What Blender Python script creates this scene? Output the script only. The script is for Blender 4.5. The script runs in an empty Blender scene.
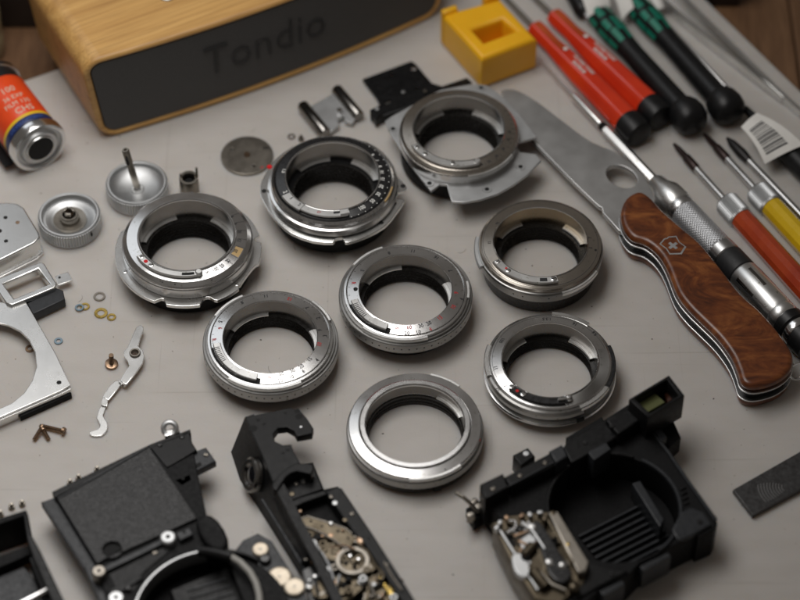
import bpy, bmesh, math, random
from mathutils import Vector, Matrix
random.seed(7)
# ------------------------------------------------------------------ camera, light, exposure
scene = bpy.context.scene
COL = scene.collection
S = 0.001                                   # geometry is written in millimetres
PITCH = math.radians(49.5); FPX = 2600.0; DIST = 1083.0
CP, SP = math.cos(PITCH), math.sin(PITCH)
CAM = Vector((0, -DIST * CP, DIST * SP))
cam_d = bpy.data.cameras.new('camera'); cam = bpy.data.objects.new('camera', cam_d); COL.objects.link(cam)
cam.location = CAM * S; cam.rotation_euler = (math.pi / 2 - PITCH, 0, 0)
cam_d.sensor_width = 36; cam_d.lens = FPX / 800 * 36
cam_d.clip_start = 0.05; cam_d.clip_end = 20
cam_d.dof.use_dof = True; cam_d.dof.focus_distance = 1.062; cam_d.dof.aperture_fstop = 5.6
cam_d.dof.aperture_blades = 9
scene.camera = cam
scene.view_settings.view_transform = 'Standard'; scene.view_settings.look = 'None'
scene.view_settings.exposure = 0.0; scene.view_settings.gamma = 1.0
scene.cycles.use_denoising = True
world = bpy.data.worlds.new('World'); scene.world = world; world.use_nodes = True
bg = world.node_tree.nodes['Background']
bg.inputs[0].default_value = (1.0, 0.90, 0.80, 1); bg.inputs[1].default_value = 0.085


def area(name, loc, target, size, power, color, size_y=None):
    d = bpy.data.lights.new(name, 'AREA'); o = bpy.data.objects.new(name, d); COL.objects.link(o)
    d.energy = power; d.color = color; d.size = size
    if size_y: d.shape = 'RECTANGLE'; d.size_y = size_y
    o.location = loc
    o.rotation_euler = (Vector(target) - Vector(loc)).to_track_quat('-Z', 'Y').to_euler()
    return o


area('work_lamp', (-0.16, 0.06, 0.52), (-0.36, 0.09, 0), 0.38, 2.15, (1.0, 0.97, 0.94), 0.36)
area('window', (-0.86, 1.02, 1.20), (-0.15, 0.0, 0), 0.80, 2.0, (0.90, 0.95, 1.0), 0.70)


def at(px, py, z=0.0):
    """point (mm) at height z seen at pixel (px, py) of the 800 x 600 photograph"""
    x, y = px - 400, -(py - 300)
    d = Vector((x, FPX * CP + y * SP, -FPX * SP + y * CP))
    t = (z - CAM.z) / d.z
    return CAM + d * t


def proj(p):
    v = Vector(p) - CAM
    zc = v.y * CP - v.z * SP
    return (400 + FPX * v.x / zc, 300 - FPX * (v.y * SP + v.z * CP) / zc)


# ------------------------------------------------------------------ materials
def mat(name, c, rough=0.5, metal=0.0, c2=None, nscale=300.0, rvar=0.0, rscale=600.0, bump=0.0, bscale=2500.0,
        aniso=0.0, coat=0.0, trans=0.0, spec=0.5, stretch=(1, 1, 1), detail=6.0, sss=0.0, lo=0.35, hi=0.65, speck=0.0, spscale=700.0):
    m = bpy.data.materials.new(name); m.use_nodes = True
    nt = m.node_tree; N = nt.nodes; L = nt.links
    p = N['Principled BSDF']
    p.inputs['Base Color'].default_value = (*c, 1); p.inputs['Roughness'].default_value = rough
    p.inputs['Metallic'].default_value = metal
    p.inputs['Specular IOR Level'].default_value = spec
    if coat: p.inputs['Coat Weight'].default_value = coat; p.inputs['Coat Roughness'].default_value = 0.12
    if trans: p.inputs['Transmission Weight'].default_value = trans
    if sss:
        p.inputs['Subsurface Weight'].default_value = sss; p.inputs['Subsurface Scale'].default_value = 0.004
    tc = N.new('ShaderNodeTexCoord'); mp = N.new('ShaderNodeMapping'); mp.inputs['Scale'].default_value = stretch
    L.new(tc.outputs['Object'], mp.inputs['Vector'])
    if c2 is not None:
        n = N.new('ShaderNodeTexNoise'); n.inputs['Scale'].default_value = nscale; n.inputs['Detail'].default_value = detail
        L.new(mp.outputs[0], n.inputs['Vector'])
        r = N.new('ShaderNodeValToRGB'); r.color_ramp.elements[0].position = lo; r.color_ramp.elements[1].position = hi
        r.color_ramp.elements[0].color = (*c, 1); r.color_ramp.elements[1].color = (*c2, 1)
        L.new(n.outputs['Fac'], r.inputs[0]); L.new(r.outputs[0], p.inputs['Base Color'])
    if speck:
        n = N.new('ShaderNodeTexNoise'); n.inputs['Scale'].default_value = spscale; n.inputs['Detail'].default_value = 3
        L.new(tc.outputs['Object'], n.inputs['Vector'])
        r = N.new('ShaderNodeValToRGB'); r.color_ramp.elements[0].position = 0.29; r.color_ramp.elements[1].position = 0.36
        r.color_ramp.elements[0].color = (1 - speck, 1 - speck, (1 - speck) * .9, 1)
        x = N.new('ShaderNodeMixRGB'); x.blend_type = 'MULTIPLY'; x.inputs[0].default_value = 1.0
        x.inputs[1].default_value = (*c, 1)
        if p.inputs['Base Color'].is_linked: L.new(p.inputs['Base Color'].links[0].from_socket, x.inputs[1])
        L.new(n.outputs['Fac'], r.inputs[0]); L.new(r.outputs[0], x.inputs[2]); L.new(x.outputs[0], p.inputs['Base Color'])
    if rvar:
        n = N.new('ShaderNodeTexNoise'); n.inputs['Scale'].default_value = rscale; n.inputs['Detail'].default_value = 5
        L.new(mp.outputs[0], n.inputs['Vector'])
        r = N.new('ShaderNodeMapRange'); r.inputs['From Min'].default_value = 0.3; r.inputs['From Max'].default_value = 0.7
        r.inputs['To Min'].default_value = max(0.02, rough - rvar); r.inputs['To Max'].default_value = min(1, rough + rvar)
        L.new(n.outputs['Fac'], r.inputs['Value']); L.new(r.outputs[0], p.inputs['Roughness'])
    if bump:
        n = N.new('ShaderNodeTexNoise'); n.inputs['Scale'].default_value = bscale; n.inputs['Detail'].default_value = 4
        L.new(mp.outputs[0], n.inputs['Vector'])
        b = N.new('ShaderNodeBump'); b.inputs['Strength'].default_value = bump; b.inputs['Distance'].default_value = 0.0003
        L.new(n.outputs['Fac'], b.inputs['Height']); L.new(b.outputs[0], p.inputs['Normal'])
    if aniso:
        p.inputs['Anisotropic'].default_value = aniso; p.inputs['Anisotropic Rotation'].default_value = 0.25
        tg = N.new('ShaderNodeTangent'); tg.direction_type = 'RADIAL'; tg.axis = 'Z'
        L.new(tg.outputs[0], p.inputs['Tangent'])
    return m


M = {}
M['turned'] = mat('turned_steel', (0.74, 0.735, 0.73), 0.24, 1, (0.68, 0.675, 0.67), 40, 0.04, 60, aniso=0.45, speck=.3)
M['turned_warm'] = mat('turned_brass_nickel', (0.62, 0.57, 0.51), 0.24, 1, (0.52, 0.48, 0.43), 50, 0.04, 60, aniso=0.45, speck=.35)
M['polished'] = mat('polished_steel', (0.76, 0.76, 0.76), 0.20, 1, None, rvar=0.03, rscale=120)
M['chrome'] = mat('satin_chrome', (0.80, 0.80, 0.79), 0.26, 1, (0.74, 0.74, 0.73), 60, 0.02, 90, speck=.2, spscale=1200)
M['alu'] = mat('matt_aluminium', (0.60, 0.61, 0.615), 0.46, 1, (0.54, 0.55, 0.555), 80, 0.05, 120, bump=0.04, bscale=5000)
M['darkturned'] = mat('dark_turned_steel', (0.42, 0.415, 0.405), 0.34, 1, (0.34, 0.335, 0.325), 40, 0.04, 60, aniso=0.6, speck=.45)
M['satin'] = mat('satin_steel', (0.80, 0.80, 0.79), 0.36, 1, (0.72, 0.72, 0.71), 120, 0.05, 150, speck=.4)
M['innerwall'] = mat('bored_steel', (0.27, 0.26, 0.245), 0.24, 1, (0.21, 0.20, 0.19), 60, 0.05, 90)
M['innerwarm'] = mat('bored_brass_nickel', (0.36, 0.29, 0.20), 0.24, 1, (0.28, 0.225, 0.155), 60, 0.04, 90)
M['bronze'] = mat('aged_bronze_nickel', (0.135, 0.113, 0.082), 0.36, 1, (0.09, 0.074, 0.052), 90, 0.08, 300)
M['nickel'] = mat('dull_nickel', (0.30, 0.275, 0.24), 0.38, 1, (0.23, 0.21, 0.18), 120, 0.06, 200)
M['steel'] = mat('tool_steel', (0.66, 0.66, 0.66), 0.30, 1, (0.55, 0.55, 0.55), 60, 0.05, 90)
M['blade'] = mat('brushed_blade_steel', (0.60, 0.60, 0.595), 0.42, 1, (0.50, 0.50, 0.495), 26, 0.06, 60)
M['brass'] = mat('brass', (0.62, 0.44, 0.12), 0.28, 1, (0.50, 0.36, 0.11), 500, 0.08)
M['copper'] = mat('bronze_screw', (0.38, 0.25, 0.16), 0.32, 1, (0.25, 0.18, 0.13), 900, 0.08)
M['bluesteel'] = mat('blued_washer_steel', (0.20, 0.27, 0.32), 0.4, 0.8)
M['blackpaint'] = mat('black_enamel', (0.012, 0.012, 0.013), 0.30, 0, None, rvar=0.08, coat=0.2)
M['blackmatt'] = mat('black_anodised', (0.004, 0.004, 0.0045), 0.58, 0, (0.007, 0.007, 0.0075), 900, 0.08, spec=0.18)
M['blackthread'] = mat('blackened_brass_sleeve', (0.010, 0.009, 0.008), 0.28, 0, None, rvar=0.06, spec=0.6)
M['blackmetal'] = mat('black_painted_casting', (0.0045, 0.0046, 0.005), 0.40, 0, (0.008, 0.008, 0.0085), 700, 0.10, 700, bump=0.12, bscale=4000, spec=0.24)
M['greymetal'] = mat('grey_painted_casting', (0.016, 0.018, 0.021), 0.42, 0, (0.024, 0.026, 0.030), 500, 0.10, 700, bump=0.08, bscale=4000, spec=0.4)
M['leather'] = mat('black_shutter_cloth', (0.006, 0.006, 0.0065), 0.42, 0, (0.034, 0.034, 0.035), 950, 0.1, 900, bump=1.0, bscale=1500, spec=0.5, lo=.48, hi=.72, detail=3.0)
M['blackplastic'] = mat('black_plastic', (0.007, 0.007, 0.0075), 0.40, 0, None, rvar=0.07, rscale=200, bump=0.05, bscale=5000, spec=0.35)
M['rubber'] = mat('black_rubber', (0.013, 0.013, 0.014), 0.55, 0, None, rvar=0.06)
M['hole'] = mat('dark_recess', (0.004, 0.004, 0.004), 0.8)
M['ink'] = mat('black_engraving', (0.012, 0.012, 0.014), 0.6)
M['redink'] = mat('red_engraving', (0.42, 0.015, 0.02), 0.5)
M['whiteink'] = mat('white_engraving', (0.75, 0.75, 0.72), 0.5)
M['reddot'] = mat('red_index_paint', (0.62, 0.01, 0.015), 0.3)
M['gold'] = mat('gold_enamel', (0.48, 0.33, 0.15), 0.4, 0.4)
M['yellow'] = mat('yellow_plastic', (0.90, 0.47, 0.012), 0.36, 0, (0.86, 0.44, 0.011), 60, 0.06, bump=0.05, bscale=3000, sss=0.15)
M['red'] = mat('red_acetate', (0.80, 0.055, 0.014), 0.18, 0, (0.70, 0.04, 0.012), 60, 0.05, coat=0.4, trans=0.15, sss=0.1)
M['redcore'] = mat('orange_core_under_acetate', (0.55, 0.10, 0.02), 0.25, 0, (0.40, 0.06, 0.01), 80, coat=0.4)
M['darkred'] = mat('translucent_dark_red_acetate', (0.56, 0.075, 0.018), 0.16, 0, (0.44, 0.045, 0.012), 90, 0.04, coat=0.6, trans=0.25)
M['yellowh'] = mat('yellow_acetate', (0.75, 0.50, 0.012), 0.25, 0, (0.66, 0.43, 0.01), 60, 0.05, coat=0.4)
M['green'] = mat('green_grip_plastic', (0.006, 0.20, 0.13), 0.4, 0, (0.005, 0.16, 0.10), 400, 0.06)
M['paper'] = mat('paper_label', (0.80, 0.78, 0.74), 0.55, 0, (0.74, 0.72, 0.68), 150)
M['cream'] = mat('cream_contact', (0.62, 0.55, 0.44), 0.32, 0.4, (0.50, 0.42, 0.32), 900)
M['cablegrey'] = mat('grey_cable', (0.40, 0.39, 0.36), 0.45)
M['glass'] = mat('prism_glass', (0.13, 0.14, 0.06), 0.12, 0, coat=0.5)
M['orange'] = mat('orange_red_label', (0.80, 0.075, 0.014), 0.35, 0, (0.72, 0.06, 0.012), 120, 0.05)
M['labelyellow'] = mat('yellow_stripe', (0.75, 0.48, 0.02), 0.35)
M['labelblue'] = mat('navy_label', (0.012, 0.025, 0.10), 0.35)
M['labelink'] = mat('pale_label_print', (0.62, 0.55, 0.42), 0.5)
M['fabric'] = mat('dark_speaker_cloth', (0.078, 0.076, 0.075), 0.8, 0, (0.098, 0.096, 0.095), 2500, bump=0.35, bscale=6000, spec=0.3)
M['fabricink'] = mat('black_emboss', (0.016, 0.016, 0.017), 0.55)
M['jar'] = mat('pale_jar_glass', (0.36, 0.30, 0.18), 0.2, 0, (0.26, 0.22, 0.12), 60, coat=0.5)
M['darkbox'] = mat('dark_brown_case', (0.018, 0.013, 0.011), 0.5, 0, (0.028, 0.020, 0.016), 60)


def wood_mat(name, ca, cb, cc, scale, rot, rough, dist=5.0, bump=0.05, coat=0.0, kind='RINGS', stretch=(1, 1, 1)):
    m = bpy.data.materials.new(name); m.use_nodes = True
    nt = m.node_tree; N = nt.nodes; L = nt.links; p = N['Principled BSDF']
    tc = N.new('ShaderNodeTexCoord'); mp = N.new('ShaderNodeMapping')
    mp.inputs['Rotation'].default_value = rot; mp.inputs['Scale'].default_value = stretch
    L.new(tc.outputs['Object'], mp.inputs['Vector'])
    n = N.new('ShaderNodeTexNoise'); n.inputs['Scale'].default_value = scale; n.inputs['Detail'].default_value = 8
    n.inputs['Distortion'].default_value = dist; n.inputs['Roughness'].default_value = 0.62
    L.new(mp.outputs[0], n.inputs['Vector'])
    r = N.new('ShaderNodeValToRGB'); e = r.color_ramp.elements
    e[0].position = 0.30; e[0].color = (*ca, 1); e[1].position = 0.72; e[1].color = (*cc, 1)
    k = e.new(0.5); k.color = (*cb, 1)
    L.new(n.outputs['Fac'], r.inputs[0])
    n2 = N.new('ShaderNodeTexNoise'); n2.inputs['Scale'].default_value = scale * 7; n2.inputs['Detail'].default_value = 5
    L.new(mp.outputs[0], n2.inputs['Vector'])
    mx = N.new('ShaderNodeMixRGB'); mx.blend_type = 'MULTIPLY'; mx.inputs[0].default_value = 0.55
    r2 = N.new('ShaderNodeValToRGB'); r2.color_ramp.elements[0].position = 0.3; r2.color_ramp.elements[0].color = (0.5, 0.45, 0.4, 1)
    r2.color_ramp.elements[1].position = 0.6
    L.new(n2.outputs['Fac'], r2.inputs[0]); L.new(r.outputs[0], mx.inputs[1]); L.new(r2.outputs[0], mx.inputs[2])
    L.new(mx.outputs[0], p.inputs['Base Color'])
    b = N.new('ShaderNodeBump'); b.inputs['Strength'].default_value = bump; b.inputs['Distance'].default_value = 0.0003
    L.new(n2.outputs['Fac'], b.inputs['Height']); L.new(b.outputs[0], p.inputs['Normal'])
    p.inputs['Roughness'].default_value = rough
    if coat: p.inputs['Coat Weight'].default_value = coat; p.inputs['Coat Roughness'].default_value = 0.25
    return m


M['bamboo'] = wood_mat('bamboo', (0.42, 0.22, 0.065), (0.58, 0.33, 0.105), (0.66, 0.40, 0.14), 110, (0, 0, 0), 0.45, .4, 0.05, stretch=(0.05, 1.4, 1.8))
M['burl'] = wood_mat('walnut_scale', (0.040, 0.009, 0.003), (0.155, 0.040, 0.009), (0.31, 0.105, 0.026), 56, (0, 0, math.radians(52)), 0.34, 2.8, 0.15, coat=0.3, stretch=(0.58, 1.22, 1.0))
M['desk'] = wood_mat('brown_desk_wood', (0.12, 0.060, 0.028), (0.17, 0.088, 0.042), (0.22, 0.12, 0.06), 30, (0, 0, 0), 0.5, 1.0, 0.06, stretch=(2.0, 0.25, 1))


def board_mat():
    m = bpy.data.materials.new('worn_white_board'); m.use_nodes = True
    nt = m.node_tree; N = nt.nodes; L = nt.links; p = N['Principled BSDF']
    tc = N.new('ShaderNodeTexCoord')

    def noise(scale, detail=6, stretch=None, rot=0):
        n = N.new('ShaderNodeTexNoise'); n.inputs['Scale'].default_value = scale; n.inputs['Detail'].default_value = detail
        mp = N.new('ShaderNodeMapping'); mp.inputs['Scale'].default_value = stretch or (1, 1, 1); mp.inputs['Rotation'].default_value = (0, 0, rot)
        L.new(tc.outputs['Object'], mp.inputs['Vector']); L.new(mp.outputs[0], n.inputs['Vector']); return n

    def ramp(n, a, b, ca, cb):
        r = N.new('ShaderNodeValToRGB'); r.color_ramp.elements[0].position = a; r.color_ramp.elements[1].position = b
        r.color_ramp.elements[0].color = (*ca, 1); r.color_ramp.elements[1].color = (*cb, 1); L.new(n.outputs['Fac'], r.inputs[0]); return r

    def mul(a, b, f):
        x = N.new('ShaderNodeMixRGB'); x.blend_type = 'MULTIPLY'; x.inputs[0].default_value = f
        L.new(a.outputs[0], x.inputs[1]); L.new(b.outputs[0], x.inputs[2]); return x
    base = ramp(noise(9, 4), 0.3, 0.7, (0.52, 0.488, 0.455), (0.56, 0.53, 0.50))
    smear = ramp(noise(55, 6, (1, 2.2, 1), 0.5), 0.35, 0.6, (0.88, 0.87, 0.85), (1, 1, 1))
    speck = ramp(noise(520, 3), 0.24, 0.30, (0.45, 0.42, 0.38), (1, 1, 1))
    scr = ramp(noise(120, 3, (0.06, 3.5, 1), 0.6), 0.30, 0.34, (0.84, 0.83, 0.81), (1, 1, 1))
    scr2 = ramp(noise(140, 3, (3.5, 0.06, 1), 0.25), 0.29, 0.33, (0.88, 0.87, 0.86), (1, 1, 1))
    c = mul(base, smear, 0.35); c = mul(c, speck, 0.8); c = mul(c, scr, 0.7); c = mul(c, scr2, 0.6)
    L.new(c.outputs[0], p.inputs['Base Color'])
    rr = N.new('ShaderNodeMapRange'); rr.inputs['From Min'].default_value = 0.3; rr.inputs['From Max'].default_value = 0.7
    rr.inputs['To Min'].default_value = 0.26; rr.inputs['To Max'].default_value = 0.46
    sm = N.new('ShaderNodeMath'); sm.operation = 'MULTIPLY_ADD'; sm.inputs[1].default_value = 0.45
    st = noise(70, 4, (0.12, 3.0, 1), 0.42)
    rn = N.new('ShaderNodeMath'); rn.operation = 'MULTIPLY'; rn.inputs[1].default_value = 0.55
    L.new(noise(40, 6).outputs['Fac'], rn.inputs[0]); L.new(st.outputs['Fac'], sm.inputs[0]); L.new(rn.outputs[0], sm.inputs[2])
    L.new(sm.outputs[0], rr.inputs['Value']); L.new(rr.outputs[0], p.inputs['Roughness'])
    p.inputs['Specular IOR Level'].default_value = 0.45
    p.inputs['Subsurface Weight'].default_value = 0.5; p.inputs['Subsurface Radius'].default_value = (1.0, 0.62, 0.36); p.inputs['Subsurface Scale'].default_value = 0.010
    b = N.new('ShaderNodeBump'); b.inputs['Strength'].default_value = 0.10; b.inputs['Distance'].default_value = 0.0004
    L.new(noise(900, 4).outputs['Fac'], b.inputs['Height']); L.new(b.outputs[0], p.inputs['Normal'])
    return m


M['board'] = board_mat()


def knurl_mat():
    m = mat('knurled_alloy', (0.66, 0.67, 0.69), 0.50, 1)
    nt = m.node_tree; N = nt.nodes; L = nt.links; p = N['Principled BSDF']
    tc = N.new('ShaderNodeTexCoord')
    hs = []
    for s in (1, -1):
        # spiral coordinate: angle around the tool axis (x) plus travel along it
        sep = N.new('ShaderNodeSeparateXYZ'); L.new(tc.outputs['Object'], sep.inputs[0])
        an = N.new('ShaderNodeMath'); an.operation = 'ARCTAN2'; L.new(sep.outputs['Y'], an.inputs[0]); L.new(sep.outputs['Z'], an.inputs[1])
        a2 = N.new('ShaderNodeMath'); a2.operation = 'MULTIPLY'; a2.inputs[1].default_value = 26 * s; L.new(an.outputs[0], a2.inputs[0])
        x2 = N.new('ShaderNodeMath'); x2.operation = 'MULTIPLY_ADD'; x2.inputs[1].default_value = 4300; L.new(sep.outputs['X'], x2.inputs[0]); L.new(a2.outputs[0], x2.inputs[2])
        sn = N.new('ShaderNodeMath'); sn.operation = 'SINE'; L.new(x2.outputs[0], sn.inputs[0]); hs.append(sn)
    mx = N.new('ShaderNodeMath'); mx.operation = 'MAXIMUM'; L.new(hs[0].outputs[0], mx.inputs[0]); L.new(hs[1].outputs[0], mx.inputs[1])
    b = N.new('ShaderNodeBump'); b.inputs['Strength'].default_value = 0.55; b.inputs['Distance'].default_value = 0.0002; b.invert = True
    L.new(mx.outputs[0], b.inputs['Height']); L.new(b.outputs[0], p.inputs['Normal'])
    return m


M['knurl'] = knurl_mat()

# ------------------------------------------------------------------ geometry helpers (all in mm)
def join(*gs):
    V, F = [], []
    for v, f in gs:
        o = len(V); V += [Vector(p) for p in v]; F += [tuple(i + o for i in q) for q in f]
    return V, F


def xf(g, m):
    return [m @ Vector(p) for p in g[0]], g[1]


def T(x, y, z=0): return Matrix.Translation((x, y, z))
def RZ(a): return Matrix.Rotation(math.radians(a), 4, 'Z')
def RX(a): return Matrix.Rotation(math.radians(a), 4, 'X')
def RY(a): return Matrix.Rotation(math.radians(a), 4, 'Y')


def lathe(prof, seg=72, a0=0.0, a1=360.0, loop=True, rfun=None):
    """revolve (r, z) points about z; loop closes the profile; a partial turn gets end caps"""
    full = abs(a1 - a0) >= 359.99
    n = seg if full else seg + 1
    V, F, rows = [], [], []
    for i in range(n):
        a = math.radians(a0 + (a1 - a0) * i / seg); row = []
        for j, (r, z) in enumerate(prof):
            if r < 1e-5 and full and i > 0:
                row.append(rows[0][j]); continue
            rr = r if rfun is None else rfun(r, z, i)
            row.append(len(V)); V.append(Vector((rr * math.cos(a), rr * math.sin(a), z)))
        rows.append(row)
    m = len(prof); rng = range(m) if loop else range(m - 1)
    for i in range(seg):
        A, B = rows[i], rows[(i + 1) % n]
        for j in rng:
            k = (j + 1) % m
            q = []
            for w in (A[j], B[j], B[k], A[k]):
                if w not in q: q.append(w)
            if len(q) >= 3: F.append(tuple(q))
    if not full:
        F.append(tuple(rows[0])); F.append(tuple(reversed(rows[-1])))
    return V, F


def arc(r0, r1, z0, z1, a0, a1, c=0.15, seg=None):
    if a1 < a0: a1 += 360
    p = [(r0 + c, z1), (r0, z1 - c), (r0, z0), (r1, z0), (r1, z1 - c), (r1 - c, z1)]
    return lathe(p, seg or max(4, int((a1 - a0) / 3)), a0, a1)


def prism(outline, z0, z1, holes=(), bevel=0.0, res=1):
    cu = bpy.data.curves.new('tmp', 'CURVE'); cu.dimensions = '2D'; cu.fill_mode = 'BOTH'
    cu.extrude = max(0.001, (z1 - z0) / 2 - bevel); cu.bevel_depth = bevel; cu.bevel_resolution = res; cu.offset = -bevel
    for poly in [outline, *holes]:
        sp = cu.splines.new('POLY'); sp.points.add(len(poly) - 1); sp.use_cyclic_u = True
        for q, p in zip(sp.points, poly): q.co = (p[0], p[1], 0, 1)
    ob = bpy.data.objects.new('tmp', cu)
    me = bpy.data.meshes.new_from_object(ob)
    bm = bmesh.new(); bm.from_mesh(me); bmesh.ops.remove_doubles(bm, verts=bm.verts, dist=0.002)
    zc = (z0 + z1) / 2
    bm.verts.index_update()
    g = ([Vector((v.co.x, v.co.y, v.co.z + zc)) for v in bm.verts], [tuple(v.index for v in f.verts) for f in bm.faces])
    bm.free(); bpy.data.objects.remove(ob); bpy.data.curves.remove(cu); bpy.data.meshes.remove(me)
    return g


def text(body, size, depth=0.03, sx=1.0, bold=0.0):
    cu = bpy.data.curves.new('tmp', 'FONT'); cu.body = body; cu.size = size; cu.align_x = 'CENTER'; cu.align_y = 'CENTER'
    cu.extrude = depth / 2; cu.resolution_u = 2; cu.offset = bold * size
    ob = bpy.data.objects.new('tmp', cu); me = bpy.data.meshes.new_from_object(ob)
    g = ([Vector((v.co.x * sx, v.co.y, v.co.z)) for v in me.vertices], [tuple(p.vertices) for p in me.polygons])
    bpy.data.objects.remove(ob); bpy.data.curves.remove(cu); bpy.data.meshes.remove(me)
    return g


def box(sx, sy, sz, bevel=0.0, c=(0, 0, 0), seg=2):
    bm = bmesh.new(); bmesh.ops.create_cube(bm, size=1)
    for v in bm.verts: v.co = Vector((v.co.x * sx, v.co.y * sy, v.co.z * sz))
    if bevel: bmesh.ops.bevel(bm, geom=bm.edges[:], offset=bevel, segments=seg, affect='EDGES', profile=0.5)
    bm.verts.index_update()
    g = ([v.co + Vector(c) for v in bm.verts], [tuple(v.index for v in f.verts) for f in bm.faces]); bm.free()
    return g


def tube(path, r, seg=10):
    path = [Vector(p) for p in path]; V, F = [], []
    up = Vector((0, 0, 1)); n = len(path)
    rs = r if isinstance(r, (list, tuple)) else [r] * n
    for i, p in enumerate(path):
        d = (path[min(i + 1, n - 1)] - path[max(i - 1, 0)]).normalized()
        s = d.cross(up)
        if s.length < 0.05: s = d.cross(Vector((0, 1, 0)))
        s.normalize(); u = s.cross(d)
        for k in range(seg):
            a = 2 * math.pi * k / seg; V.append(p + (s * math.cos(a) + u * math.sin(a)) * rs[i])
    for i in range(n - 1):
        for k in range(seg):
            l = (k + 1) % seg; F.append((i * seg + k, i * seg + l, (i + 1) * seg + l, (i + 1) * seg + k))
    F.append(tuple(reversed(range(seg)))); F.append(tuple((n - 1) * seg + k for k in range(seg)))
    return V, F


def smooth(pts, n=4, closed=True):
    P = [Vector((p[0], p[1])) for p in pts]; out = []; m = len(P)
    for i in range(m if closed else m - 1):
        if closed: a, b, c, d = P[i - 1], P[i], P[(i + 1) % m], P[(i + 2) % m]
        else: a, b, c, d = P[max(i - 1, 0)], P[i], P[i + 1], P[min(i + 2, m - 1)]
        for k in range(n):
            t = k / n
            out.append(0.5 * ((2 * b) + (c - a) * t + (2 * a - 5 * b + 4 * c - d) * t * t + (3 * b - a - 3 * c + d) * t ** 3))
    if not closed: out.append(P[-1])
    return out


def PX(pts, z=0.0):
    """a traced outline (photo pixels) laid out at its own height z, in world mm"""
    return [at(p[0], p[1], z).xy for p in pts]


def circ(cx, cy, r, n=24, a0=0, a1=360):
    return [Vector((cx + r * math.cos(math.radians(a0 + (a1 - a0) * i / n)), cy + r * math.sin(math.radians(a0 + (a1 - a0) * i / n)))) for i in range(n)]


def rrect(x0, y0, x1, y1, r, n=5):
    o = []
    for cx, cy, s in ((x1 - r, y1 - r, 0), (x0 + r, y1 - r, 90), (x0 + r, y0 + r, 180), (x1 - r, y0 + r, 270)):
        for i in range(n + 1):
            a = math.radians(s + 90 * i / n); o.append(Vector((cx + r * math.cos(a), cy + r * math.sin(a))))
    return o


# ------------------------------------------------------------------ scene helpers
def thing(name, label, cat, base, m=None, group=None):
    o = bpy.data.objects.new(name, None); COL.objects.link(o)
    o.empty_display_size = 0.005
    mm = m.copy() if m is not None else Matrix.Translation(base)
    o['label'] = label; o['category'] = cat
    if group: o['group'] = group
    mw = mm.copy(); mw.translation = mm.translation * S
    o.matrix_world = mw
    TM[o.name] = mm
    return o


TM = {}


SMOOTH = [35]


def mesh(name, g, m, smooth_angle=None):
    if smooth_angle is None: smooth_angle = SMOOTH[0]
    me = bpy.data.meshes.new(name)
    me.from_pydata([Vector(p) * S for p in g[0]], [], g[1])
    bm = bmesh.new(); bm.from_mesh(me); bmesh.ops.recalc_face_normals(bm, faces=bm.faces); bm.to_mesh(me); bm.free()
    if smooth_angle:
        me.shade_smooth(); me.set_sharp_from_angle(angle=math.radians(smooth_angle))
        for f in me.polygons:
            if abs(f.normal.z) > 0.9995: f.use_smooth = False
    me.materials.append(M[m] if isinstance(m, str) else m)
    return me


def part(name, g, m, parent, smooth_angle=None, label=None, kind=None):
    """g in the thing's own mm frame"""
    o = bpy.data.objects.new(name, mesh(name, g, m, smooth_angle)); COL.objects.link(o)
    o.parent = parent
    if label: o['label'] = label
    if kind: o['kind'] = kind
    return o


def wpart(name, g, m, parent, smooth_angle=None, label=None, kind=None):
    """g in world mm"""
    r = parent
    while r.name not in TM: r = r.parent
    return part(name, xf(g, TM[r.name].inverted()), m, parent, smooth_angle, label, kind)


def solo(name, g, m, label, cat, base, group=None, smooth_angle=None, mtx=None):
    """a thing that is one mesh; g local about base"""
    o = bpy.data.objects.new(name, mesh(name, g, m, smooth_angle)); COL.objects.link(o)
    mm = mtx.copy() if mtx is not None else Matrix.Translation(base)
    mm.translation = mm.translation * S
    o.matrix_world = mm
    o['label'] = label; o['category'] = cat
    if group: o['group'] = group
    return o


def struct(name, g, m, kind='structure'):
    o = bpy.data.objects.new(name, mesh(name, g, m)); COL.objects.link(o); o['kind'] = kind
    return o


def screw_parts(parent, x, y, z, r, h, m='polished', rot=30, phillips=False):
    g = xf(lathe([(0, h), (r * 0.55, h), (r * 0.92, h * 0.72), (r, h * 0.4), (r, 0), (0, 0)], 28, loop=False), T(x, y, z))
    s = part('screw', g, m, parent)
    sl = box(r * 1.7, r * 0.26, 0.06, 0, (0, 0, h + 0.012))
    if phillips: sl = join(sl, box(r * 0.26, r * 1.7, 0.06, 0, (0, 0, h + 0.015)))
    part('slot', xf(sl, T(x, y, z) @ RZ(rot)), 'hole', s, 0)
    return s

# ================================================================== the setting
def unit(v): return v / v.length


R1, R2 = at(707, 0).xy, at(800, 90).xy            # right edge of the white board
L1, L2 = at(27, 79).xy, at(56, 69).xy             # its back edge, left of the speaker
dr, dl = unit(R2 - R1), unit(L2 - L1)
den = dr.x * dl.y - dr.y * dl.x
w = L1 - R1
corner = R1 + dr * ((w.x * dl.y - w.y * dl.x) / den)
bpoly = [corner, corner - dl * 900, corner - dl * 900 + dr * 900, corner + dr * 900]
struct('white_board', prism(bpoly, -9, 0, bevel=1.2, res=2), 'board')
desk = bpy.data.objects.new('desk', None); COL.objects.link(desk); desk['kind'] = 'structure'
for k in range(14):
    x0 = -520 + k * 78
    g = box(77.2, 900, 18, 0.8, (x0 + 38.6, 120, -18.4))
    o = bpy.data.objects.new('plank', mesh('plank', g, 'desk')); COL.objects.link(o); o.parent = desk

# ================================================================== lens mount rings
GR = 'lens mount rings laid out in rows'
SMOOTH[0] = 15


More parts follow.
